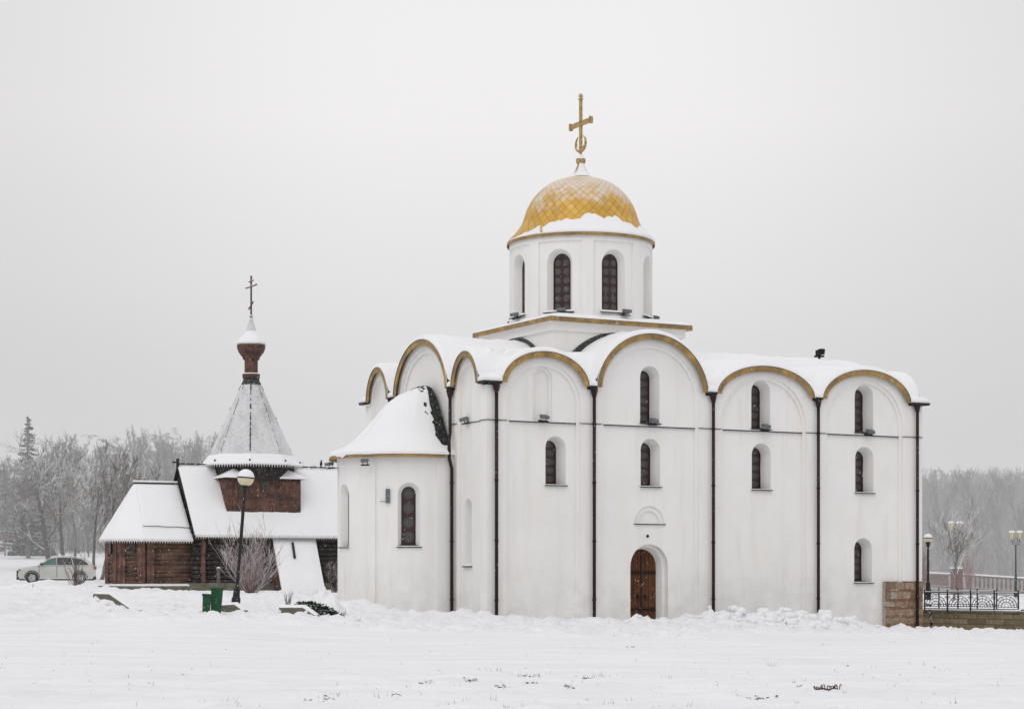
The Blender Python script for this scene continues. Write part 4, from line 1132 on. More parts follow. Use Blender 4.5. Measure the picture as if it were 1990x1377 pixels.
pq = q[3].lerp(q[2], .42).lerp(q[0].lerp(q[1], .42), .12); pq2 = q[3].lerp(q[2], .40).lerp(q[0].lerp(q[1], .40), .42)
b = MB(); b.tube([pq + Vector((0, -.1, .12)), pq2 + Vector((0, -.12, .14))], .06, 6); b.build('hood_rail', M['darkwood'], hd)
# bird on the ridge
q = Vector((wu(624, 0), 0, ZR + .17)); wq = WC.matrix_basis
b = MB(); b.lathe([(0, -.16), (.05, -.12), (.075, 0), (.05, .1), (.035, .13), (.05, .18), (.03, .22), (0, .24)], 8)
b.tube([(0, 0, -.14), (.0, -.02, -.30)], [.035, .02], 4); b.tube([(0, 0, .19), (.0, .05, .19)], [.02, .004], 4); b.tube([(-.02, 0, -.05), (-.02, .02, -.2)], .008, 3)
bird = b.build('bird', M['iron']); m4 = Matrix.Rotation(CR, 4, 'Z'); bird.location = WO + m4 @ (q + Vector((0, 0, .12))); bird.rotation_euler = (R(-35), 0, 0)
tag(bird, 'small dark bird perched on the snowy ridge of the wooden church', 'bird')

# ================================================================== STREET FURNITURE
def globe_lamp(x, ybase, yglobe, Y, gl_px, label, lean=0.0, group='globe lamps'):
    s_ = F_PX / Y; base = at(x, ybase, Y); zt = CAMZ + (HY - yglobe) / s_; h = zt - base.z; gr = gl_px / s_ / 2
    L = thing('globe_street_lamp', label, 'street lamp', base, 0, None); L.rotation_euler = (0, lean, 0)
    b = MB(); b.lathe([(.0, -.3), (.14, -.3), (.14, .18), (.11, .22), (.10, .48), (.055, .52), (.05, h - gr - .28)], 14); b.build('pole', M['lampblack'], L, smooth=False)
    b = MB(); b.lathe([(.045, h - gr - .26), (.055, h - gr - .22), (.11, h - gr - .03), (.12, h - gr + .03), (.0, h - gr + .06)], 16); b.build('lamp_cup', M['lampblack'], L)
    b = MB(); b.lathe([(gr * math.sin(a), h - gr * math.cos(a)) for a in [R(18 + 84 * k / 10) for k in range(11)]], 24); g = b.build('globe', M['globe'], L, smooth=True)
    b = MB(); b.lathe([(gr * 1.015 * math.sin(a), h - gr * 1.015 * math.cos(a) + (.0 if k else 0)) for k, a in enumerate([R(95 + 85 * k / 10) for k in range(11)])], 24); b.build('snow', M['roofsnow'], g, smooth=True)
    b = MB(); b.lathe([(gr * 1.02, h - .02), (gr * 1.05, h + .0), (gr * 1.02, h + .025)], 24); b.build('rim', M['sill'], g)
    return L
globe_lamp(458, 1173, 927, 62, 33, 'tall black lamp with yellowed snow-capped globe in front of the wooden church', R(4.6))
globe_lamp(1803.5, 1152, 1045, 92, 17, 'short globe lamp beside the white church wall behind the iron railing', 0)
def twin_lamp(x, yb, yt, Y, label):
    s_ = F_PX / Y; base = at(x, yb, Y); h = (yb - yt) / s_
    L = thing('twin_lantern_lamp', label, 'street lamp', base, 0, 'twin lantern lamps along the terrace')
    k = h / 5.0
    b = MB(); b.lathe([(.0, -.2), (.17 * k, -.2), (.17 * k, .1), (.11 * k, .3 * k), (.10 * k, 1.5 * k), (.07 * k, 1.55 * k), (.055 * k, 3.9 * k), (.0, 3.92 * k)], 10); b.build('pole', M['post'], L)
    b = MB()
    for s__ in (-1, 1):
        b.tube([(0, 0, 3.85 * k), (s__ * .22 * k, 0, 3.95 * k), (s__ * .30 * k, 0, 4.15 * k), (s__ * .30 * k, 0, 4.35 * k)], .035 * k, 5)
    b.tube([(.15 * k * math.cos(a), 0, 4.25 * k + .22 * k * math.sin(a)) for a in [2 * PI * q / 12 for q in range(13)]], .025 * k, 4); b.build('bracket', M['post'], L)
    for s__ in (-1, 1):
        b = MB(); b.lathe([(.08 * k, 4.35 * k), (.12 * k, 4.4 * k), (.25 * k, 4.85 * k), (.25 * k, 4.88 * k)], 6, (s__ * .31 * k, 0, 0)); g = b.build('lantern', M['globe'], L)
        b = MB()
        for q in range(6):
            a = 2 * PI * q / 6; b.tube([(s__ * .31 * k + .12 * k * math.cos(a), .12 * k * math.sin(a), 4.4 * k), (s__ * .31 * k + .255 * k * math.cos(a), .255 * k * math.sin(a), 4.86 * k)], .012 * k, 3)
        b.build('frame', M['post'], g)
        b = MB(); b.lathe([(.28 * k, 4.87 * k), (.28 * k, 4.93 * k), (.16 * k, 5.02 * k), (.0, 5.04 * k)], 12, (s__ * .31 * k, 0, 0)); b.build('snow', M['roofsnow'], g)
    return L
twin_lamp(1857, 1145, 1013, 136, 'twin lantern lamp rising behind the small bare tree by the balustrade')
twin_lamp(1974, 1153, 1031, 118, 'twin lantern lamp standing in the open at the railing end')

# retaining wall with iron fence, right of the church
def frame_at(p, q):   # local frame along p->q on the ground plan
    d = Vector((q.x - p.x, q.y - p.y, 0)); return d.length, math.atan2(d.y, d.x)
p = at(1795, 1219, 86.5); q = at(1981, 1223, 83.0)
L_, rz_ = frame_at(p, q)
RW = thing('retaining_wall', 'low mossy stone block wall with snow on its coping, right of the church', 'wall', (p.x, p.y, 0), rz_)
zt_l = CAMZ + (HY - 1181) / F_PX * 86.5; zt_r = CAMZ + (HY - 1186) / F_PX * 83.0
zt_ = (zt_l + zt_r) / 2
b = MB(); b.box(-1.5, L_, 0, .4, -1.6, zt_ - .12); b.build('masonry', M['stone'], RW)
b = MB(); b.box(-1.5, L_ + .06, -.06, .46, zt_ - .119, zt_ - .05); cp = b.build('coping', M['concrete'], RW)
b = MB(); rows = [[Vector((-1.5 + (L_ + 1.55) * i / 60, -.05 + .5 * j / 6, zt_ - .049 + .09 * math.sqrt(max(0, 1 - (j / 3 - 1) ** 2) + .02) * (1 + .3 * noise.noise(Vector((i * .5, j, 0)))))) for i in range(61)] for j in range(7)]
b.grid(rows); b.build('snow', M['roofsnow'], cp, smooth=True)
def railing(name, label, p, q, h, npan, z0, detail=True):
    L, rz = frame_at(p, q); T = thing(name, label, 'railing', (p.x, p.y, z0), rz)
    post = MB(); rail = MB(); orn = MB()
    pw = L / npan
    for i in range(npan + 1):
        b = MB(); x = i * pw; b.box(x - .025, x + .025, -.025, .025, -.1, h + .06); b.lathe([(0, 0), (.04, .03), (.03, .07), (0, .09)], 6, (x, 0, h + .05)); b.build('post', M['fence'], T)
    for z in (.07, .16, h - .09, h): rail.box(0, L, -.014, .014, z - .014, z + .014)
    rail.build('rail', M['fence'], T)
    s = MB(); s.box(0, L, -.02, .02, h + .0145, h + .04); s.build('snow', M['roofsnow'], T)
    if detail:
        for i in range(npan):
            x0 = i * pw; c = x0 + pw / 2; b = MB(); zb = .18; hh = h - .30
            for rr in (.44, .33, .2): b.tube([(c + pw * rr * math.cos(a), 0, zb + hh * (rr / .44) * .95 * math.sin(a)) for a in [PI * k / 14 for k in range(15)]], .019, 4)
            for k in range(7):
                a = PI * (k + .5) / 7; b.tube([(c + pw * .2 * math.cos(a), 0, zb + hh * .43 * math.sin(a)), (c + pw * .44 * math.cos(a), 0, zb + hh * .93 * math.sin(a))], .012, 4)
            for s__ in (-1, 1):
                b.tube([(c + s__ * pw * .43 + s__ * .07 * math.cos(a) * (1 - k / 20), 0, zb + hh * .78 + .07 * math.sin(a) * (1 - k / 20)) for k, a in enumerate([2 * PI * k / 8 for k in range(13)])], .011, 4)
                b.tube([(c + s__ * pw * .08, 0, .16), (c + s__ * pw * .08, 0, zb + hh * .2), (c, 0, zb + hh * .3)], .012, 4)
            b.build('scroll_panel', M['fence'], T)
    return T
p1 = at(1797, 1180, 86.3); q1 = at(1979, 1186, 83.1)
railing('iron_railing', 'black scrollwork railing on top of the stone block wall', p1, q1, .76, 4, zt_ - .04)
p2_ = at(1788, 1150, 92.5); q2_ = at(1937, 1156, 90.5); z2 = CAMZ + (HY - 1180) / F_PX * 92
railing('iron_railing', 'dark thin railing running behind the scrollwork railing', p2_, q2_, .78, 4, z2, False)
b = MB(); b.tube([at(1807, 1183, 83.6), at(1809, 1200, 83.6), at(1811, 1222, 83.6)], .06, 8); b.box(-.1, .1, -.1, .1, 0, .1, Matrix.Translation(at(1805, 1178, 83.6)))
o = b.build('drain_post', m_snowy('frosted_maroon_post', (.045, .016, .016), .4, .8, .6, .3, 5, patch=.9)); tag(o, 'short maroon post speckled with snow beside the church corner', 'post')

# balustrade far behind
def baluster_row(p, q, n, h, label, cat='balustrade'):
    L, rz = frame_at(p, q); T = thing('stone_balustrade', label, cat, (p.x, p.y, p.z), rz)
    slope = (q.z - p.z) / L
    for a in (0, h - .13):
        b = MB(); lo = [Vector((0, -.14, a)), Vector((L, -.14, a + slope * L)), Vector((L, .14, a + slope * L)), Vector((0, .14, a))]; up = [v_ + Vector((0, 0, .13)) for v_ in lo]; b.poly(lo); b.poly(up); b.strip(lo, up, True); b.build('rail', M['balust'], T)
    b = MB(); lo = [Vector((0, -.15, h)), Vector((L, -.15, h + slope * L)), Vector((L, .15, h + slope * L)), Vector((0, .15, h))]; up = [v_ + Vector((0, 0, .09)) for v_ in lo]; b.poly(up); b.strip(lo, up, True); b.build('snow', M['roofsnow'], T)
    for i in range(n):
        x = L * (i + .5) / n; b = MB(); hh = h - .26
        b.lathe([(.05, .13), (.055, .18), (.09, .13 + hh * .3), (.085, .13 + hh * .45), (.045, .13 + hh * .8), (.06, .13 + hh)], 8, (x, 0, slope * x)); b.build('baluster', M['balust'], T)
    return T
pc = at(1859, 1146, 140.); 
baluster_row(at(1875, 1144, 139.), at(2040, 1156, 131.), 19, 1.0, 'pinkish stone balustrade with bulging balusters behind the railings')
baluster_row(at(1775, 1136, 158.), at(1843, 1142, 143.), 26, 1.0, 'pinkish balustrade stretch running off between church wall and red pillar')
T = thing('pillar', 'squat reddish pillar with snowy cap ending the balustrade', 'pillar', pc)
b = MB(); b.box(-.36, .36, -.36, .36, -.3, 1.35); b.build('shaft', M['redbrick'], T, bevel=.03); b = MB(); b.box(-.45, .45, -.45, .45, 1.351, 1.5); b.build('cap', M['balust'], T); b = MB(); b.box(-.44, .44, -.44, .44, 1.501, 1.6); b.build('snow', M['roofsnow'], T, bevel=.04)

# green bins
def bin_(xl, xr, yt, yb, Y, lean, label):
    p = at((xl + xr) / 2, yb, Y); w = (xr - xl) / F_PX * Y; h = (yb - yt) / F_PX * Y
    T = thing('litter_bin', label, 'litter bin', p, R(12)); T.rotation_euler = (0, lean, R(10))
    b = MB(); lo = [Vector((x * w * .42, y * w * .40, 0)) for x, y in ((-1, -1), (1, -1), (1, 1), (-1, 1))]; hi = [Vector((x * w * .5, y * w * .45, h)) for x, y in ((-1, -1), (1, -1), (1, 1), (-1, 1))]
    b.strip(lo, hi, True); b.poly(lo); inn = [Vector((v_.x * .88, v_.y * .88, h)) for v_ in hi]; b.strip(hi, inn, True); b.strip(inn, [v_ - Vector((0, 0, .3)) for v_ in inn], True); b.build('body', M['bingreen'], T, bevel=.012)
    b = MB(); b.poly([Vector((v_.x, v_.y, h - .1)) for v_ in inn]); b.build('snow', M['roofsnow'], T)
    b = MB(); b.box(-w * .5 - .02, w * .5 + .02, -w * .45 - .02, -w * .45 - .002, h - .07, h - .0); b.build('rim', M['bingreen'], T)
    return T
bin_(408, 431, 1141, 1190, 59.2, R(3), 'tall green litter bin, taller one of the pair left of the lamp')
bin_(392, 409, 1153, 1191, 59.0, R(3), 'shorter green litter bin leaning left against the taller one')
b = MB(); b.tube([(0, 0, 0), (0, 0, .62)], .055, 8); b.lathe([(.08, .6), (.08, .68), (0, .72)], 8); o = b.build('standpipe', m_snowy('grey_brown_pipe', (.14, .11, .11), .6, .8)); o.location = at(424.5, 1143, 66); tag(o, 'short snow-capped standpipe above the green bins', 'standpipe')

# concrete ramp cheeks
def cheek(pts, Y, thick, label, dx=.35, snow=True):
    T = thing('concrete_ramp_wall', label, 'low wall', (0, 0, 0)); A = [at(x, y, Y) for x, y in pts]; c = sum(A, Vector()) / len(A); T.location = c
    A = [a - c for a in A]; b = MB(); b.prism(A, (dx, thick, 0)); b.build('slab', M['concrete'], T)
    return T, A
def cheek_snow(T, A, i0, i1, thick, dx, th=.07):
    b = MB(); top = A[i0:i1 + 1]; o = Vector((dx, thick, 0)); rows = [[p + o * f + Vector((0, 0, .004 + th * math.sqrt(max(.02, 1 - (2 * f - 1) ** 2)) * (.2 if p is top[-1] else 1))) for p in top] for f in (0, .15, .3, .5, .7, .85, 1)]
    b.grid(rows); b.strip(top, rows[0]); b.build('snow', M['roofsnow'], T, smooth=True)
T, A = cheek([(181, 1153), (212, 1154), (254, 1183), (250, 1194), (212, 1194), (196, 1194), (181, 1194)], 61.5, .5, 'sloping concrete ramp wall left of the plinth of the log chapel', .3); cheek_snow(T, A, 0, 2, .5, .3)
T, A = cheek([(424, 1176), (455, 1174), (472, 1186), (472, 1197), (424, 1197)], 60.2, .4, 'concrete ramp wall directly right of the green bins', .1); cheek_snow(T, A, 0, 2, .4, .1)
T, A = cheek([(542, 1180), (588, 1180), (612, 1195), (610, 1200), (542, 1200)], 60.5, .5, 'snow-topped concrete ramp wall below the juniper', .1); cheek_snow(T, A, 0, 2, .5, .1, .08)
T, A = cheek([(284, 1182.5), (299, 1182), (296, 1188), (288, 1190)], 62.5, .3, 'small dark concrete corner poking out of the trampled snow', .1)

# ================================================================== CAR
def make_car():
    y = 1133; Y = 121.; p = at(110, 1134, Y); T = thing('parked_car', 'white estate car parked facing left in front of the bare trees', 'car', (p.x, p.y, p.z + .02), R(180 + 12))
    # local: +x = forward, z up, y = side
    Lc = 4.65
    body = [(-2.32, .45), (-2.30, .75), (-2.27, 1.02), (-2.18, 1.12), (-1.5, 1.14), (-.5, 1.13), (.7, 1.12), (1.15, 1.08), (1.75, 1.0), (2.12, .90), (2.28, .72), (2.32, .45), (2.24, .28), (1.9, .26), (-1.9, .28), (-2.24, .32)]
    def arch(cx, r, z0=.34): return [(cx + r * math.cos(a), z0 + r * math.sin(a)) for a in [R(k) for k in range(0, 181, 18)]]
    side = body[:12] + [(2.24, .28)] + arch(1.42, .39, .32) + arch(-1.38, .39, .32) + [(-2.24, .32)]
    W_ = .92; b = MB()
    secs = [(-W_, .93, .0), (-W_ + .05, .985, 0), (-W_ * .6, 1., 0), (0, 1.0, 0), (W_ * .6, 1., 0), (W_ - .05, .985, 0), (W_, .93, 0)]
    rows = []
    for yy, k, _ in secs:
        bow = 1 - .05 * (abs(yy) / W_) ** 2
        rows.append([Vector((x * bow if abs(x) > 2 else x, yy if z < .9 else yy * (1 - .10 * (z - .9) / .25), .28 + (z - .28) * (1 if z < .9 else k))) for x, z in side])
    for r0, r1 in zip(rows, rows[1:]): b.strip(r0, r1, True)
    tri = tessellate_polygon([[Vector((x, z, 0)) for x, z in side]])
    for row in (rows[0], rows[-1]):
        b.add(row, [tuple(t_) for t_ in tri])
    bo = b.build('body', M['carpaint'], T)
    # greenhouse
    gh = [(-2.18, 1.10), (-1.95, 1.36), (-1.55, 1.56), (-.8, 1.64), (-.1, 1.64), (.35, 1.55), (1.10, 1.09)]
    b = MB(); rws = []
    for f in (-1, -.92, -.5, 0, .5, .92, 1):
        rws.append([Vector((x, f * (W_ - .06 - .20 * max(0, (z - 1.1) / .5)), z + (.0 if abs(f) < .95 else -.02))) for x, z in gh])
    for r0, r1 in zip(rws, rws[1:]): b.strip(r0, r1)
    for row in (rws[0], rws[-1]): b.poly(row)
    cab = b.build('cabin', M['carpaint'], T, smooth=False)
    def yat(z, s): return s * (W_ - .045 - .20 * max(0, (z - 1.1) / .5))
    for s in (-1, 1):
        for nm, poly_, mt in (('front_window', [(.93, 1.14), (.38, 1.48), (.02, 1.55), (.02, 1.14)], 'carglass'), ('rear_window', [(-.04, 1.14), (-.04, 1.56), (-.85, 1.56), (-.95, 1.14)], 'blackglass'), ('quarter_window', [(-1.01, 1.14), (-.92, 1.55), (-1.45, 1.48), (-1.86, 1.20), (-1.86, 1.14)], 'blackglass')):
            b = MB(); b.poly([Vector((x, yat(z, s) + s * .012, z)) for x, z in poly_]); b.build('side_window', M[mt], cab)
    b = MB(); A = [Vector((1.06, y_, 1.125)) for y_ in (-.74, .74)]; B2 = [Vector((.40, y_, 1.535)) for y_ in (.56, -.56)]; b.poly([p_ + Vector((.03, 0, .025)) for p_ in A + B2]); b.build('windscreen', M['carglass'], cab)
    b = MB(); rws2 = [[Vector((x * .98 - .0, f * (W_ - .30), z + .012 + .05 * (1 - f * f))) for x, z in gh[2:6]] for f in (-1, -.5, 0, .5, 1)]; b.grid(rws2); b.build('snow', M['roofsnow'], cab, smooth=True)
    for cx_ in (1.42, -1.38):
        for s in (-1, 1):
            b = MB(); b.tube([(cx_ + .43 * math.cos(a), s * .915, .34 + .43 * math.sin(a)) for a in [PI * q / 16 for q in range(17)]], .035, 5); b.build('wheel_arch', M['rubber'], T)
            b = MB(); b.lathe([(.20, -.11), (.33, -.11), (.37, -.08), (.37, .08), (.33, .11), (.20, .11)], 24); w = b.build('wheel', M['rubber'], T); w.rotation_euler = (R(90), 0, 0); w.location = (cx_, s * .80, .36)
            b = MB(); b.lathe([(.235, .095 * -s), (.22, .11 * -s), (.05, .09 * -s)], 20)
            for k in range(5):
                a = 2 * PI * k / 5; b.box(0.04, .23, -.035, .035, -.125 * s if s > 0 else .095, -.095 * s if s > 0 else .125, Matrix.Rotation(a, 4, 'Z'))
            b.build('rim', M['alloy'], w)
    b = MB(); b.box(-2.2, 2.15, -.88, .88, .20, .29); b.build('underbody', M['rubber'], T)
    for s in (-1, 1):
        b = MB(); b.box(1.95, 2.24, s * .66 - .18, s * .66 + .18, .74, .88); b.build('headlight', M['lens'], T, bevel=.04)
        b = MB(); b.box(-2.36, -2.18, s * .74 - .15, s * .74 + .15, .86, 1.04); b.build('taillight', M['red'], T, bevel=.03)
        b = MB(); b.box(.78, .95, min(s * .92, s * 1.10), max(s * .92, s * 1.10), 1.10, 1.24); b.build('mirror', M['iron'], T, bevel=.04)
        b = MB(); b.box(-.03, -.01, s * .93 - .004, s * .93 + .004, .35, 1.1); b.box(1.0, 1.02, s * .93 - .004, s * .93 + .004, .5, 1.08); b.build('door_seam', M['rubber'], T)
    b = MB(); b.box(2.26, 2.335, -.55, .55, .40, .78); b.build('grille', M['rubber'], T, bevel=.02)
    b = MB(); b.box(2.10, 2.33, -.86, .86, .24, .40); b.box(-2.34, -2.1, -.86, .86, .26, .44); b.build('bumper', M['rubber'], T, bevel=.04)
make_car()

# ================================================================== VEGETATION
def branchy(seed, H, trunk_r, levels=4, spread=.9, nchild=5, up=.25, droop=0., minr=.010, crown_from=.25, lean=(0, 0), first=None, wig=.16, lscale=.62, segs=4, multi=1):
    """returns (trunk tubes, crown tubes) as lists of (points, radii)"""
    rg = random.Random(seed); trunk = []; crown = []
    def grow(p, d, L, r, lev):
        pts = [p.copy()]; rad = [r]; n = segs if lev < 2 else 3; q = p.copy(); dd = d.copy()
        for i in range(n):
            dd = (dd + Vector((rg.gauss(0, wig), rg.gauss(0, wig), rg.gauss(0, wig * .6) + up * .25 * (1 if lev else .3) - droop * lev * .10))).normalized()
            q = q + dd * (L / n); pts.append(q.copy()); rad.append(max(minr * .6, r * (1 - .72 * (i + 1) / n)))
        (trunk if lev == 0 else crown).append((pts, rad, lev))
        if lev >= levels: return
        k = nchild if lev else int(nchild * 1.9)
        for c in range(k):
            f = rg.uniform(crown_from if lev == 0 else .15, 1.0); i = min(n - 1, int(f * n)); g = f * n - i
            base = pts[i].lerp(pts[i + 1], g); rr = rad[i] + (rad[i + 1] - rad[i]) * g
            ax = (pts[i + 1] - pts[i]).normalized(); pv = Vector((rg.gauss(0, 1), rg.gauss(0, 1), rg.gauss(0, .6))); pv = (pv - ax * pv.dot(ax)).normalized()
            ang = spread * rg.uniform(.6, 1.15) * (1.0 if lev else 1.05); nd = (ax * math.cos(ang) + pv * math.sin(ang)).normalized()
            LL = L * lscale * rg.uniform(.55, 1.1) * (1.15 - .55 * f if lev == 0 else 1)
            grow(base, nd, LL, max(minr, rr * .55), lev + 1)
    for m in range(multi):
        an = rg.uniform(0, 2 * PI); ln = 0 if multi == 1 else rg.uniform(.1, .35)
        grow(Vector((0, 0, -.4)) + (Vector((math.cos(an), math.sin(an), 0)) * .2 if multi > 1 else Vector()), Vector((lean[0] + ln * math.cos(an), lean[1] + ln * math.sin(an), 1)).normalized(), H * rg.uniform(.85, 1) if multi > 1 else H, trunk_r, 0)
    return trunk, crown
def tubes(lst, nmax=6):
    b = MB()
    for pts, rad, lev in lst: b.tube(pts, rad, nmax if lev == 0 else (4 if lev == 1 else 3), False)
    return b
def make_tree(name, label, cat, loc, group, spec, mat_t, mat_c, rz=0):
    tr, cr_ = branchy(**spec); T = thing(name, label, cat, loc, rz, group)
    a = tubes(tr, 7).build('trunk', mat_t, T, fix=False, smooth=True); c = tubes(cr_).build('crown', mat_c, T, fix=False)
    return T, a.data, c.data
def copy_tree(name, label, cat, loc, group, dt, dc, rz, sc):
    T = thing(name, label, cat, loc, rz, group); T.scale = (sc[0], sc[0], sc[1])
    for nm, d in (('trunk', dt), ('crown', dc)):
        o = bpy.data.objects.new(nm, d); link(o, T)
    return T
def gp(x, Y, dz=0):
    X = (x - CX) / F_PX * Y; return Vector((X, Y, gz(X, Y, False) + dz))
# left foreground trees
make_tree('bare_tree', 'broad bare tree with dark trunk and snow-lined limbs right behind the car', 'tree', gp(100, 146), None, dict(seed=12, H=6.6, trunk_r=.24, levels=5, spread=.85, nchild=5, up=.30, crown_from=.22, lean=(-.07, 0), minr=.017, lscale=.70, wig=.10), M['bark'], M['twig'])
make_tree('bare_tree', 'bare tree leaning left with a bare sloping trunk, between car and log chapel', 'tree', gp(126, 150), None, dict(seed=23, H=6.6, trunk_r=.17, levels=4, spread=.75, nchild=6, up=.34, crown_from=.35, lean=(-.30, 0), minr=.018, lscale=.60, wig=.09), M['bark'], M['twig'])
make_tree('bare_tree', 'many-stemmed bare tree just left of the log chapel', 'tree', gp(190, 132), None, dict(seed=31, H=7.0, trunk_r=.12, levels=4, spread=.55, nchild=5, up=.30, crown_from=.3, minr=.016, lscale=.56, multi=5, lean=(.18, 0), wig=.08), M['bark'], M['twig'])
protos = []
specs = [dict(seed=41, H=13, trunk_r=.16, levels=4, spread=.50, nchild=9, up=.45, crown_from=.12, minr=.015, lscale=.40, wig=.07),
         dict(seed=43, H=12, trunk_r=.18, levels=4, spread=.62, nchild=9, up=.35, crown_from=.18, minr=.015, lscale=.44, wig=.08),
         dict(seed=47, H=12, trunk_r=.13, levels=4, spread=.42, nchild=8, up=.5, crown_from=.12, minr=.015, lscale=.46, multi=2, wig=.07),
         dict(seed=53, H=13, trunk_r=.18, levels=4, spread=.55, nchild=9, up=.1, crown_from=.2, minr=.015, lscale=.42, droop=1.0, wig=.07)]
PK = ['tall bare frosted tree in the park wood left of the log chapel', 'broad bare frosted tree in the park wood left of the log chapel', 'bare upright tree with many stems in the park wood left of the log chapel', 'bare tree with drooping twigs in the park wood left of the log chapel']
grpL = 'bare trees of the park wood on the left'
first = True; rg = random.Random(5)
placeL = [(-30, 190, 1.0), (6, 215, .95), (30, 200, .9), (75, 210, .95), (95, 240, 1.1), (135, 225, 1.18), (150, 200, .95), (170, 235, 1.1), (196, 215, .98), (220, 240, 1.05), (243, 220, 1.12), (262, 235, 1.22), (285, 222, 1.18), (305, 238, 1.25), (330, 225, 1.18), (352, 240, 1.28), (378, 228, 1.22), (400, 236, 1.2), (418, 240, 1.05), (440, 250, .95),
          (10, 180, .8), (52, 178, .8), (115, 182, .85), (145, 175, .8), (172, 178, .75), (210, 185, .85), (235, 190, .85), (565, 240, 1.0), (590, 250, .85), (280, 260, 1.25), (330, 262, 1.3), (375, 265, 1.35)]
made = {}; HT = []
for sp_ in specs:
    a_, c_ = branchy(**sp_); zz = sorted(p.z for pts, r_, l_ in c_ for p in pts); HT.append(zz[int(len(zz) * .9985)])
TOPL = [(-40, 865), (20, 872), (70, 885), (105, 868), (135, 836), (165, 845), (190, 866), (230, 862), (258, 834), (300, 838), (340, 830), (380, 824), (412, 846), (450, 880), (550, 866), (600, 895)]
def putL(i, x, Y, sc, grp, labs, mt, mc, nm='bare_tree', dz=0, top=None):
    k = i % 4; loc = gp(x, Y, dz)
    if top is None: top = lerp_tab(TOPL, x) + rg.uniform(0, 22) + (0 if Y > 195 else 40)
    sc = (CAMZ + (HY - top) / F_PX * Y - loc.z) / HT[k]
    if k not in made:
        T, dt, dc = make_tree(nm, labs[k], 'tree', loc, grp, specs[k], mt, mc); made[k] = (dt, dc); T.scale = (sc, sc, sc)
    else:
        dt, dc = made[k]; copy_tree(nm, labs[k], 'tree', loc, grp, dt, dc, rg.uniform(0, 6.28), (sc * rg.uniform(.9, 1.2), sc))
for i, (x, Y, sc) in enumerate(placeL): putL(i, x, Y, sc * .74, grpL, PK, M['bark2'], M['bark2'])
made = {}
# right: wood on the far bank
RK = ['tall bare tree on the hazy far bank right of the church', 'broad bare tree on the hazy far bank right of the church', 'bare tree with many stems on the hazy far bank right of the church', 'bare drooping tree on the hazy far bank right of the church']
grpR = 'bare trees on the hazy far bank'
i = 0
for row, (Y, n, sc, x0, x1) in enumerate(((300, 11, 1.15, 1770, 2030), (330, 13, 1.35, 1765, 2035), (365, 14, 1.4, 1770, 2040), (400, 14, 1.45, 1770, 2040))):
    for k in range(n):
        x = x0 + (x1 - x0) * (k + .5 * (row % 2)) / (n - 1) + rg.uniform(-8, 8); X = (x - CX) / F_PX * Y
        putL(i, x, Y + rg.uniform(-6, 6), sc * rg.uniform(.9, 1.08), grpR, RK, M['bark3'], M['bark3'], top=rg.uniform(906, 922) + (8 if row < 1 else 0)); i += 1
tr_, cr_ = branchy(seed=81, H=15, trunk_r=.34, levels=4, spread=.5, nchild=7, up=.5, crown_from=.2, minr=.03, lscale=.44, wig=.06)
mtn = m_snowy('near_bank_bark', (.05, .045, .042), .3, .8, .95, .3, 2, (.5, .5, .5)); zz = sorted(p.z for pts, r_, l_ in cr_ for p in pts); h_ = zz[int(len(zz) * .998)]
dt_ = tubes(tr_, 7).build('trunk', mtn, None, fix=False); dc_ = tubes(cr_).build('crown', mtn, None, fix=False); d1, d2_ = dt_.data, dc_.data
bpy.data.objects.remove(dt_); bpy.data.objects.remove(dc_)
for x, top, Y, rz in ((1838, 935, 262, .3), (1878, 915, 270, 2.), (1900, 940, 258, 4.), (1942, 918, 266, 5.1), (1985, 935, 260, 1.2)):
    loc = gp(x, Y); sc = (CAMZ + (HY - top) / F_PX * Y - loc.z) / h_
    copy_tree('riverside_tree', 'dark-trunked bare tree standing in front of the hazy far bank wood', 'tree', loc, 'dark trunked trees in front of the far bank wood', d1, d2_, rz, (sc * .9, sc))
# low undergrowth masses at the wood's foot
def thicket(name, label, pts_, mat, seed, n, hgt, spreadx, kind='stuff', r=.02):
    rg2 = random.Random(seed); b = MB()
    for (x0, x1, Y) in pts_:
        for _ in range(n):
            p = gp(rg2.uniform(x0, x1), Y + rg2.uniform(-spreadx, spreadx)); h = hgt * rg2.uniform(.4, 1.1); a = rg2.uniform(0, 6.28); l = rg2.uniform(.05, .5)
            d = Vector((math.cos(a) * l, math.sin(a) * l, 1)).normalized(); m_ = p + d * h * .55; e = p + (d + Vector((rg2.gauss(0, .15), rg2.gauss(0, .15), 0))) * h
            b.tube([p, m_, e], [r, r * .7, r * .4], 3, False)
            for _k in range(3):
                f = rg2.uniform(.3, .9); s0 = p.lerp(e, f); b.tube([s0, s0 + Vector((rg2.gauss(0, .35), rg2.gauss(0, .3), rg2.uniform(.1, .6))) * h * .5], [r * .6, r * .35], 3, False)
    o = b.build(name, mat, None, fix=False); tag(o, label, 'undergrowth', None, kind); return o
thicket('undergrowth', 'tangled snowy undergrowth at the foot of the park wood', [(-40, 450, 200), (-40, 450, 225)], M['bark2'], 3, 1100, 5.0, 12, r=.028)
thicket('undergrowth', 'pale tangled scrub under the far bank trees', [(1750, 2050, 285), (1750, 2050, 320), (1750, 2050, 345)], M['bark3'], 4, 900, 8.0, 12, r=.05)

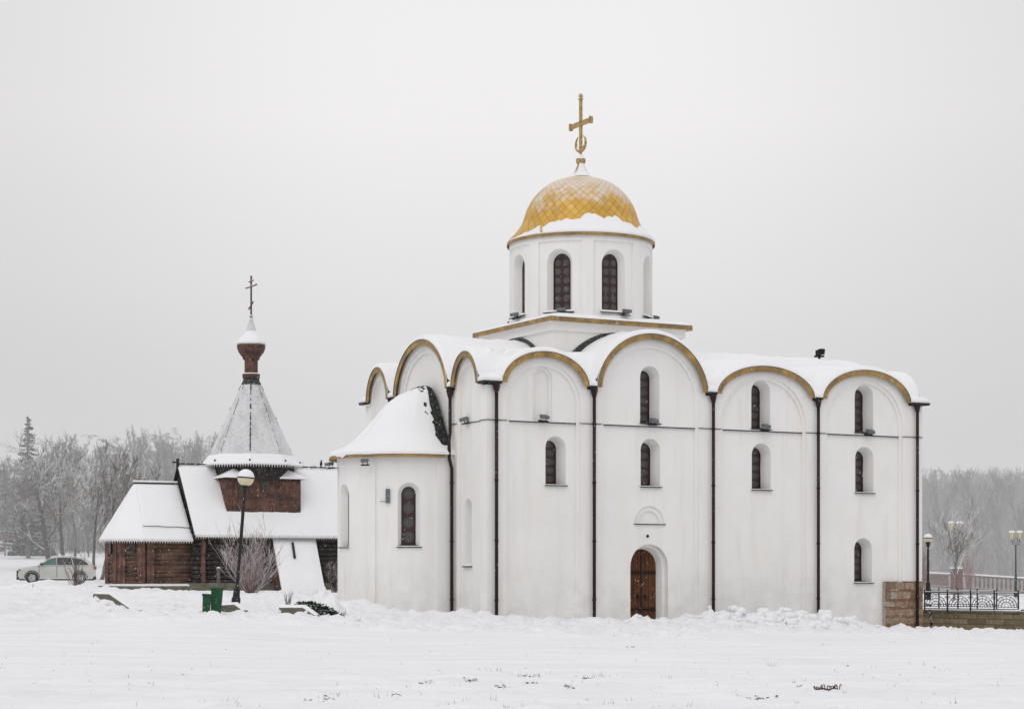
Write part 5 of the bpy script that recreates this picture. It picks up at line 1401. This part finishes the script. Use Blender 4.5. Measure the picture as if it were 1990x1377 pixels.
# spruce
def spruce(loc, H, label):
    T = thing('spruce_tree', label, 'tree', loc); rg2 = random.Random(9); b = MB(); b.tube([(0, 0, -.3), (0, 0, H * .5), (0, 0, H)], [.2, .12, .02], 6); b.build('trunk', M['bark2'], T)
    b = MB(); z = H * .12
    while z < H:
        f = 1 - z / H; rr = (H * .24 * f ** .9 + .08); n = int(6 + 9 * f)
        for k in range(n):
            a = 2 * PI * k / n + rg2.uniform(-.3, .3); L = rr * rg2.uniform(.45, 1.25); d = Vector((math.cos(a), math.sin(a), -.25)); p0 = Vector((0, 0, z + rg2.uniform(-.2, .2))); tip = p0 + d * L + Vector((0, 0, .12 * L))
            side = Vector((-d.y, d.x, 0))
            ns = max(3, int(L / .16))
            for j in range(ns):
                g = (j + .5) / ns; c = p0.lerp(tip, g) + Vector((0, 0, -.12 * math.sin(g * PI) * L)); w = .30 * (1 - .6 * g) * (.6 + rg2.random() * .6)
                for s__ in (-1, 1):
                    e = c + side * s__ * w + d * w * .7 + Vector((0, 0, rg2.uniform(-.14, .04))); q = d * .06
                    b.add([c - q, c + q, e], [(0, 1, 2)]); b.add([c + Vector((0, 0, .04)), c - Vector((0, 0, .16)), c + d * w + Vector((0, 0, -.05))], [(0, 1, 2)])
        z += H * .024
    b.build('crown', M['needle'], T, fix=False); return T
pz = gp(55, 172); spruce(pz, (CAMZ + (HY - 808) / F_PX * 172) - pz.z, 'single dark frosted spruce rising above the bare trees at far left')
b = MB()
for k in range(30): pass
# dark low hedge behind the car
def leafy(name, label, cat, x0, x1, Y, h, mat, seed, n=2600, size=.16, prof=None, depth=1.2, kind=None):
    rg2 = random.Random(seed); b = MB(); p0 = gp(x0, Y); p1 = gp(x1, Y)
    for _ in range(n):
        f = rg2.random(); hh = h * (math.sin(PI * min(.98, max(.02, f))) ** .45) * (.8 + .35 * noise.noise(Vector((f * 7, seed, 0)))); g = rg2.random() ** .6
        y_ = rg2.uniform(-1, 1) * depth * math.sqrt(max(0, 1 - (g * .95) ** 2)); z = hh * g
        c = p0.lerp(p1, f) + Vector((0, y_, z)); s = size * rg2.uniform(.5, 1.4); u_ = Vector((rg2.gauss(0, 1), rg2.gauss(0, 1), rg2.gauss(0, .7))).normalized(); w_ = u_.cross(Vector((rg2.gauss(0, 1), rg2.gauss(0, 1), rg2.gauss(0, 1)))).normalized()
        b.add([c - u_ * s, c + w_ * s * .4, c + u_ * s, c - w_ * s * .4], [(0, 1, 2, 3)])
    o = b.build(name, mat, None, fix=False); tag(o, label, cat, None, kind); return o
leafy('evergreen_hedge', 'low dark evergreen hedge behind the car and bare trees', 'hedge', 20, 105, 182, 1.25, M['juniper'], 5, 3800, .17)
# reddish building glimpse at the left edge
p = gp(-6, 186); T = thing('distant_kiosk', 'faded red and white kiosk at the left edge of the picture', 'kiosk', p)
b = MB(); b.box(-1.2, .95, 0, 2.2, -.4, 1.35); b.build('wall', M['paling'], T); b = MB(); b.box(-1.25, 1.0, -.05, 2.25, 1.351, 2.1); b.build('upper_wall', M['redbrick'], T); b = MB(); b.box(-1.35, 1.1, -.2, 2.4, 2.101, 2.3); b.build('snow', M['roofsnow'], T); b = MB(); b.box(-.6, .75, -.06, .0, .3, .65); b.build('red_stripe', M['redbrick'], T)

def shrub(name, label, loc, H, n, seed, mat, spread=.6, r=.012, cat='shrub', sub=5, lvl2=3):
    rg2 = random.Random(seed); b = MB(); T = thing(name, label, cat, loc)
    for k in range(n):
        a = rg2.uniform(0, 2 * PI); l = spread * rg2.uniform(.05, 1) ; d = Vector((math.cos(a) * l, math.sin(a) * l, 1)).normalized(); L = H * rg2.uniform(.6, 1.12) * (1 - .18 * l)
        p = Vector((rg2.gauss(0, .05), rg2.gauss(0, .05), -.1)); pts = [p]; dd = d.copy()
        for j in range(5):
            dd = (dd + Vector((rg2.gauss(0, .07), rg2.gauss(0, .07), .17))).normalized(); pts.append(pts[-1] + dd * L / 5)
        b.tube(pts, [r * (1.5 - .22 * j) for j in range(6)], 4, False)
        for q in range(sub):
            j = rg2.randint(1, 4); s0 = pts[j].lerp(pts[j + 1], rg2.random()); dv = (dd + Vector((rg2.gauss(0, .5), rg2.gauss(0, .5), .2))).normalized(); l2 = L * rg2.uniform(.15, .4); e = s0 + dv * l2; m_ = s0.lerp(e, .5) + Vector((0, 0, -.03)); b.tube([s0, m_, e + Vector((0, 0, .04))], [r * .7, r * .55, r * .35], 3, False)
            for _ in range(lvl2):
                f = rg2.uniform(.2, .95); s1 = s0.lerp(e, f); b.tube([s1, s1 + (dv + Vector((rg2.gauss(0, .5), rg2.gauss(0, .5), .25))).normalized() * l2 * .45], [r * .5, r * .3], 3, False)
    b.build('branches', mat, T, fix=False); return T
shrub('snowy_shrub', 'large leafless shrub with snow-lined reddish twigs in front of the dark log wall', at(488, 1154, 78), 2.75, 66, 61, M['redtwig'], 1.7, .0095, sub=7, lvl2=3)
shrub('snowy_shrub', 'sparse leafless shrub in the snow in front of the car', at(150, 1153, 88), 1.8, 26, 62, M['darktwig'], .75, .010, sub=3, lvl2=2)
shrub('snowy_shrub', 'small bushy twig shrub tucked between log wall and white apse', at(650, 1146, 86), 1.2, 40, 63, M['darktwig'], .8, .010)
shrub('snowy_shrub', 'few thin upright twigs left of the juniper', at(560, 1172, 63), .55, 14, 64, M['darktwig'], .8, .006, sub=2, lvl2=1)
make_tree('young_tree', 'slim young bare tree behind the scrollwork railing', 'tree', at(1853, 1152, 112), None, dict(seed=78, H=3.9, trunk_r=.07, levels=3, spread=.70, nchild=8, up=.4, crown_from=.22, minr=.010, lscale=.62, wig=.07), M['bark'], M['twig'])
shrub('pinkish_shrub', 'upright shrub of fine pinkish twigs at the balustrade', at(1884, 1146, 126), 3.6, 34, 65, m_snowy('pink_twigs', (.30, .20, .20), .1, .5, .9, .2, 3, (.7, .7, .7)), .55, .008, sub=4, lvl2=2)
shrub('pinkish_shrub', 'fine pinkish twigs peeping out beside the church edge', at(1796, 1140, 126), 2.6, 30, 66, bpy.data.materials['pink_twigs'], .35, .010, sub=5, lvl2=3)
# juniper with snow on it
jp = [at(x, y, 63.5) for x, y in ((588, 1166), (655, 1186))]
rg2 = random.Random(77); b = MB(); sn = MB()
for _ in range(2600):
    f = rg2.random(); g = rg2.random(); w = math.sin(PI * min(.97, max(.06, f * .9 + .08)))
    c = jp[0].lerp(jp[1], f); c = c + Vector((rg2.gauss(0, .06), rg2.uniform(-.75, -.3), -.13 + .15 * w * g ** .7))
    s = .12 * rg2.uniform(.5, 1.3); u_ = Vector((rg2.gauss(0, 1), rg2.gauss(0, 1) - .4, abs(rg2.gauss(0, .5)))).normalized(); w_ = u_.cross(Vector((rg2.gauss(0, 1), rg2.gauss(0, 1), rg2.gauss(0, 1)))).normalized()
    b.add([c - u_ * s, c + w_ * s * .35, c + u_ * s, c - w_ * s * .35], [(0, 1, 2, 3)])
T = thing('juniper_bush', 'spreading dark green juniper weighed down by snow next to the white apse', 'bush', (jp[0] + jp[1]) / 2)
b.v = [tuple(Vector(p_) - T.location) for p_ in b.v]; b.build('foliage', M['juniper'], T, fix=False)
rows = []
for j in range(22):
    row = []
    for i in range(34):
        f = i / 33; g = j / 21; c = jp[0].lerp(jp[1], f); w = math.sin(PI * min(.97, max(.03, f))) * math.sin(PI * min(.97, max(.03, g)))
        q_ = c + Vector((.15, -.58 + 2.5 * g, 0)); q_.z = max(gz(q_.x, q_.y), 0) - .10 + (.80 + .30 * noise.noise(Vector((i * .3, j * .3, 0)))) * w ** .5; row.append(q_ - T.location)
    rows.append(row)
sn.grid(rows); sn.build('snow', M['roofsnow'], T, smooth=True)

# ================================================================== SNOW DETAILS
# clods along the foot of the church
b = MB(); rg2 = random.Random(91)
ico = bmesh.new(); bmesh.ops.create_icosphere(ico, subdivisions=2, radius=1.0); iv = [v_.co.copy() for v_ in ico.verts]; fi = [[v_.index for v_ in f.verts] for f in ico.faces]; ico.free()
def clod(b, c, s, sd):
    b.add([c + Vector((p_.x * s, p_.y * s, p_.z * s * .75)) * (1 + .32 * noise.noise(p_ * 1.6 + Vector((sd, 0, 0)))) for p_ in iv], fi)
m4 = Matrix.Rotation(CR, 3, 'Z')
for k in range(430):
    u = rg2.choice([rg2.uniform(7.3, 14.6), rg2.uniform(7.3, 14.6), rg2.uniform(7.3, 14.6), rg2.uniform(-2, 19)]); v_ = -1.9 + rg2.gauss(0, .65)
    p_ = CO + m4 @ Vector((u, v_, 0)); s = rg2.uniform(.04, .15) * (1.5 if 8 < u < 14 else .7); clod(b, Vector((p_.x, p_.y, gz(p_.x, p_.y) + s * .15)), s, k)
for k in range(120):
    x = rg2.uniform(-14, -3); y_ = rg2.uniform(58, 64); s = rg2.uniform(.03, .09); clod(b, Vector((x, y_, gz(x, y_) + s * .1)), s, k + .5)
o = b.build('snow_clods', M['snow'], None, smooth=True, fix=False); tag(o, 'lumps of shovelled snow heaped along the foot of the church wall', 'snow', None, 'stuff')
# grass tufts poking out
b = MB(); b2 = MB()
def tuft(b, x, y_, n, h, sp):
    for _ in range(n):
        px, py = x + rg2.gauss(0, sp), y_ + rg2.gauss(0, sp * .6); z = gz(px, py); a = rg2.uniform(0, 6.28); l = rg2.uniform(0, .8) ; hh = h * rg2.uniform(.4, 1.2); d = Vector((math.cos(a) * l, math.sin(a) * l * .5, 1)) * hh; w = .0035
        p0 = Vector((px, py, z - .02)); b.add([p0 - Vector((w, 0, 0)), p0 + Vector((w, 0, 0)), p0 + d + Vector((w * .2, 0, 0)), p0 + d], [(0, 1, 2, 3)])
spots = [(1035, 1308, 26, .10, .16), (1145, 1311, 26, .09, .15), (1175, 1308, 10, .1, .15), (915, 1318, 8, .07, .08), (960, 1303, 8, .09, .1), (975, 1330, 12, .07, .08), (1030, 1327, 14, .06, .1), (1108, 1331, 8, .06, .08), (825, 1323, 8, .05, .05), (735, 1337, 8, .05, .1), (1130, 1366, 14, .06, .12),
         (1000, 1372, 14, .08, .1), (975, 1375, 10, .07, .1), (625, 1361, 22, .06, .12), (1475, 1352, 22, .05, .15), (1500, 1284, 9, .10, .12), (1460, 1330, 8, .06, .12), (1660, 1370, 8, .05, .15), (1280, 1310, 5, .06, .1), (1270, 1335, 6, .05, .1), (1620, 1295, 3, .08, .05), (1548, 1365, 3, .07, .02)]
for x, y_, n, h, sp in spots:
    Yp = F_PX * CAMZ / (y_ - HY); X = (x - CX) / F_PX * Yp; tuft(b, X, Yp, n, h, sp)
for _ in range(230):
    x = rg2.uniform(0, 1990); y_ = 1225 + 150 * rg2.random() ** .7; Yp = F_PX * CAMZ / (y_ - HY); tuft(b, (x - CX) / F_PX * Yp, Yp, rg2.randint(1, 3), rg2.uniform(.03, .10), .04)
o = b.build('grass', M['straw'], None, fix=False); tag(o, 'thin dry grass blades poking through the snow', 'grass', None, 'stuff')
# dark hollows with earth and dead leaves
def leaf_bit(b, x, y_, s):
    z = gz(x, y_) + .012; a = rg2.uniform(0, 6.28); u_ = Vector((math.cos(a), math.sin(a), rg2.uniform(-.2, .4))) * s; w_ = Vector((-math.sin(a), math.cos(a), rg2.uniform(-.2, .6))) * s * .5; c = Vector((x, y_, z)); b.add([c - u_, c + w_, c + u_, c - w_], [(0, 1, 2, 3)])
b = MB()
for x, y_, n, sp in ((1030, 1310, 16, .10), (1144, 1311, 12, .05), (915, 1318, 8, .05), (825, 1323, 6, .04), (974, 1330, 8, .05), (1032, 1327, 8, .06), (1106, 1331, 6, .04), (1222, 1250, 5, .06), (735, 1337, 5, .04), (1125, 1366, 8, .06), (1000, 1371, 6, .04), (625, 1361, 9, .08), (1470, 1352, 10, .10), (1620, 1373, 4, .03), (1555, 1330, 2, .02), (1000, 1225, 3, .04), (1618, 1231, 3, .03)):
    Yp = F_PX * CAMZ / (y_ - HY); X = (x - CX) / F_PX * Yp
    for _ in range(int(n * 2.2)): leaf_bit(b, X + rg2.gauss(0, sp), Yp + rg2.gauss(0, sp * 1.5), .032)
for _ in range(70):
    x = rg2.uniform(0, 1990); y_ = 1215 + 120 * rg2.random(); Yp = F_PX * CAMZ / (y_ - HY); leaf_bit(b, (x - CX) / F_PX * Yp, Yp, rg2.uniform(.015, .035))
o = b.build('leaf_litter', M['leaf'], None, fix=False); tag(o, 'dark bits of dead leaf and earth scattered on the snow', 'leaf litter', None, 'stuff')
# curled dead branch on the lawn
Yp = F_PX * CAMZ / (1338 - HY); c = at(1606, 1338, Yp); c.z = gz(c.x, c.y)
b = MB(); pts = [Vector((-.19, 0, .07)), Vector((-.15, 0, .03)), Vector((-.05, .02, .04)), Vector((.04, 0, .02)), Vector((.10, .01, .05)), Vector((.18, 0, .03))]; b.tube(pts, [.008, .012, .014, .013, .011, .006], 5)
for k in range(13):
    x = -.17 + .36 * k / 12; h = rg2.uniform(.03, .085); dx = rg2.uniform(-.05, .05); b.tube([Vector((x, 0, .03)), Vector((x + dx * .3, .0, .03 + h * .8)), Vector((x + dx, 0, .03 + h)), Vector((x + dx * 1.8, 0, .03 + h * .5))], [.008, .007, .006, .004], 4)
o = b.build('dead_branch', M['leaf'], None); o.location = c; tag(o, 'curled dark dead branch lying on the smooth snow at lower right', 'branch')
b = MB(); Yp = F_PX * CAMZ / (1355 - HY); c = at(770, 1355, Yp); b.tube([(-.075, 0, -.02), (-.04, 0, .02), (.0, 0, .028), (.07, 0, .005)], .005, 4); o = b.build('bent_stalk', M['straw'], None); o.location = (c.x, c.y, gz(c.x, c.y) + .01); tag(o, 'thin bent stalk arching out of the snow at lower left of the tufts', 'stalk')
b = MB(); c = at(63, 1152, 84); b.tube([c + Vector((-.08, 0, -.35)), c + Vector((0, 0, .1)), c + Vector((.03, 0, .38))], .014, 4); b.tube([c + Vector((0, 0, .1)), c + Vector((-.12, 0, .22))], .009, 4); o = b.build('dry_stalk', M['straw'], None); tag(o, 'single dry forked stalk standing in the snow heap below the car', 'stalk')
# falling snow
b = MB(); rg2 = random.Random(123)
for k in range(15000):
    Yp = 34 + 62 * rg2.random(); x = rg2.uniform(-60, 2050); y_ = rg2.uniform(300, 1230); c = at(x, y_, Yp)
    if c.z < .1: continue
    u_, v_ = to_uv(c.x, c.y)
    if -3.5 < u_ < 20 and -.2 < v_ < 11: continue
    s = rg2.uniform(.003, .0062); b.add([c + Vector((s, 0, 0)), c + Vector((0, s, 0)), c - Vector((s, 0, 0)), c - Vector((0, s, 0)), c + Vector((0, 0, s * 2.2)), c - Vector((0, 0, s * 2.2))], [(0, 1, 4), (1, 2, 4), (2, 3, 4), (3, 0, 4), (1, 0, 5), (2, 1, 5), (3, 2, 5), (0, 3, 5)])
o = b.build('falling_snow', M['roofsnow'], None, fix=False); tag(o, 'snowflakes falling through the air', 'snowflakes', None, 'stuff')

# ================================================================== HAZE, SKY, LIGHT
b = MB(); b.box(-420, 420, 106, 620, -14, 30); hm = bpy.data.materials.new('haze'); hm.use_nodes = True; nt = hm.node_tree
for n_ in list(nt.nodes): nt.nodes.remove(n_)
o_ = nt.nodes.new('ShaderNodeOutputMaterial'); vs2 = nt.nodes.new('ShaderNodeVolumeScatter'); vs2.inputs['Density'].default_value = .0034; vs2.inputs['Color'].default_value = (.96, .96, .965, 1); nt.links.new(vs2.outputs[0], o_.inputs['Volume'])
hz = b.build('haze', hm); tag(hz, 'pale snowy haze in front of the distant trees', 'haze', None, 'stuff')

w = bpy.data.worlds.new('World'); scene.world = w; w.use_nodes = True; nt = w.node_tree
for n_ in list(nt.nodes): nt.nodes.remove(n_)
SUN_EL, SUN_AZ = R(48), R(205)
sky = nt.nodes.new('ShaderNodeTexSky'); sky.sky_type = 'NISHITA'; sky.sun_disc = False; sky.sun_elevation = SUN_EL; sky.sun_rotation = SUN_AZ
bw = nt.nodes.new('ShaderNodeHueSaturation'); bw.inputs['Saturation'].default_value = 0.0; nt.links.new(sky.outputs[0], bw.inputs['Color'])
tc = nt.nodes.new('ShaderNodeTexCoord'); sx = nt.nodes.new('ShaderNodeSeparateXYZ'); nt.links.new(tc.outputs['Generated'], sx.inputs[0])
rp = nt.nodes.new('ShaderNodeValToRGB'); e = rp.color_ramp.elements
stops = [(0.0, (.60, .60, .605)), (.5, (.53, .53, .533)), (.515, (.575, .572, .577)), (.535, (.66, .655, .66)), (.57, (.79, .78, .787)), (.61, (.88, .865, .877)), (.66, (.87, .86, .87)), (1., (1.02, 1.02, 1.04))]
while len(e) < len(stops): e.new(.5)
for q, (p_, c_) in zip(e, stops): q.position = p_; q.color = (*c_, 1)
mr = nt.nodes.new('ShaderNodeMapRange'); mr.inputs['From Min'].default_value = -1; mr.inputs['From Max'].default_value = 1; nt.links.new(sx.outputs['Z'], mr.inputs['Value']); nt.links.new(mr.outputs[0], rp.inputs['Fac'])
# lens vignette painted into the sky colour: slightly darker to the sides
ab = nt.nodes.new('ShaderNodeMath'); ab.operation = 'ABSOLUTE'; nt.links.new(sx.outputs['X'], ab.inputs[0])
m2 = nt.nodes.new('ShaderNodeMapRange'); m2.inputs['From Min'].default_value = .05; m2.inputs['From Max'].default_value = .30; m2.inputs['To Min'].default_value = 1.; m2.inputs['To Max'].default_value = .84; m2.interpolation_type = 'SMOOTHSTEP'; nt.links.new(ab.outputs[0], m2.inputs['Value'])
mm = nt.nodes.new('ShaderNodeMix'); mm.data_type = 'RGBA'; mm.blend_type = 'MULTIPLY'; mm.inputs[0].default_value = 1.; nt.links.new(rp.outputs[0], mm.inputs[6]); nt.links.new(m2.outputs[0], mm.inputs[7])
b1 = nt.nodes.new('ShaderNodeBackground'); b1.inputs['Strength'].default_value = .98; nt.links.new(mm.outputs[2], b1.inputs['Color'])
b0_ = nt.nodes.new('ShaderNodeBackground'); b0_.inputs['Strength'].default_value = .004; nt.links.new(bw.outputs[0], b0_.inputs['Color'])
ad = nt.nodes.new('ShaderNodeAddShader'); nt.links.new(b0_.outputs[0], ad.inputs[0]); nt.links.new(b1.outputs[0], ad.inputs[1])
ow = nt.nodes.new('ShaderNodeOutputWorld'); nt.links.new(ad.outputs[0], ow.inputs['Surface'])
sl_ = bpy.data.lights.new('sun', 'SUN'); sl_.energy = .55; sl_.angle = R(40); sl_.color = (1, .985, .96); so_ = bpy.data.objects.new('sun', sl_); link(so_)
so_.rotation_euler = (R(90) - SUN_EL, 0, R(-25)); so_.location = (0, 0, 60)

scene.view_settings.view_transform = 'Standard'; scene.view_settings.look = 'None'; scene.view_settings.exposure = 0; scene.view_settings.gamma = 1
scene.render.engine = 'CYCLES'; cy = scene.cycles
cy.use_denoising = True; cy.max_bounces = 6; cy.diffuse_bounces = 4; cy.volume_bounces = 1; cy.transparent_max_bounces = 6
cy.caustics_reflective = False; cy.caustics_refractive = False
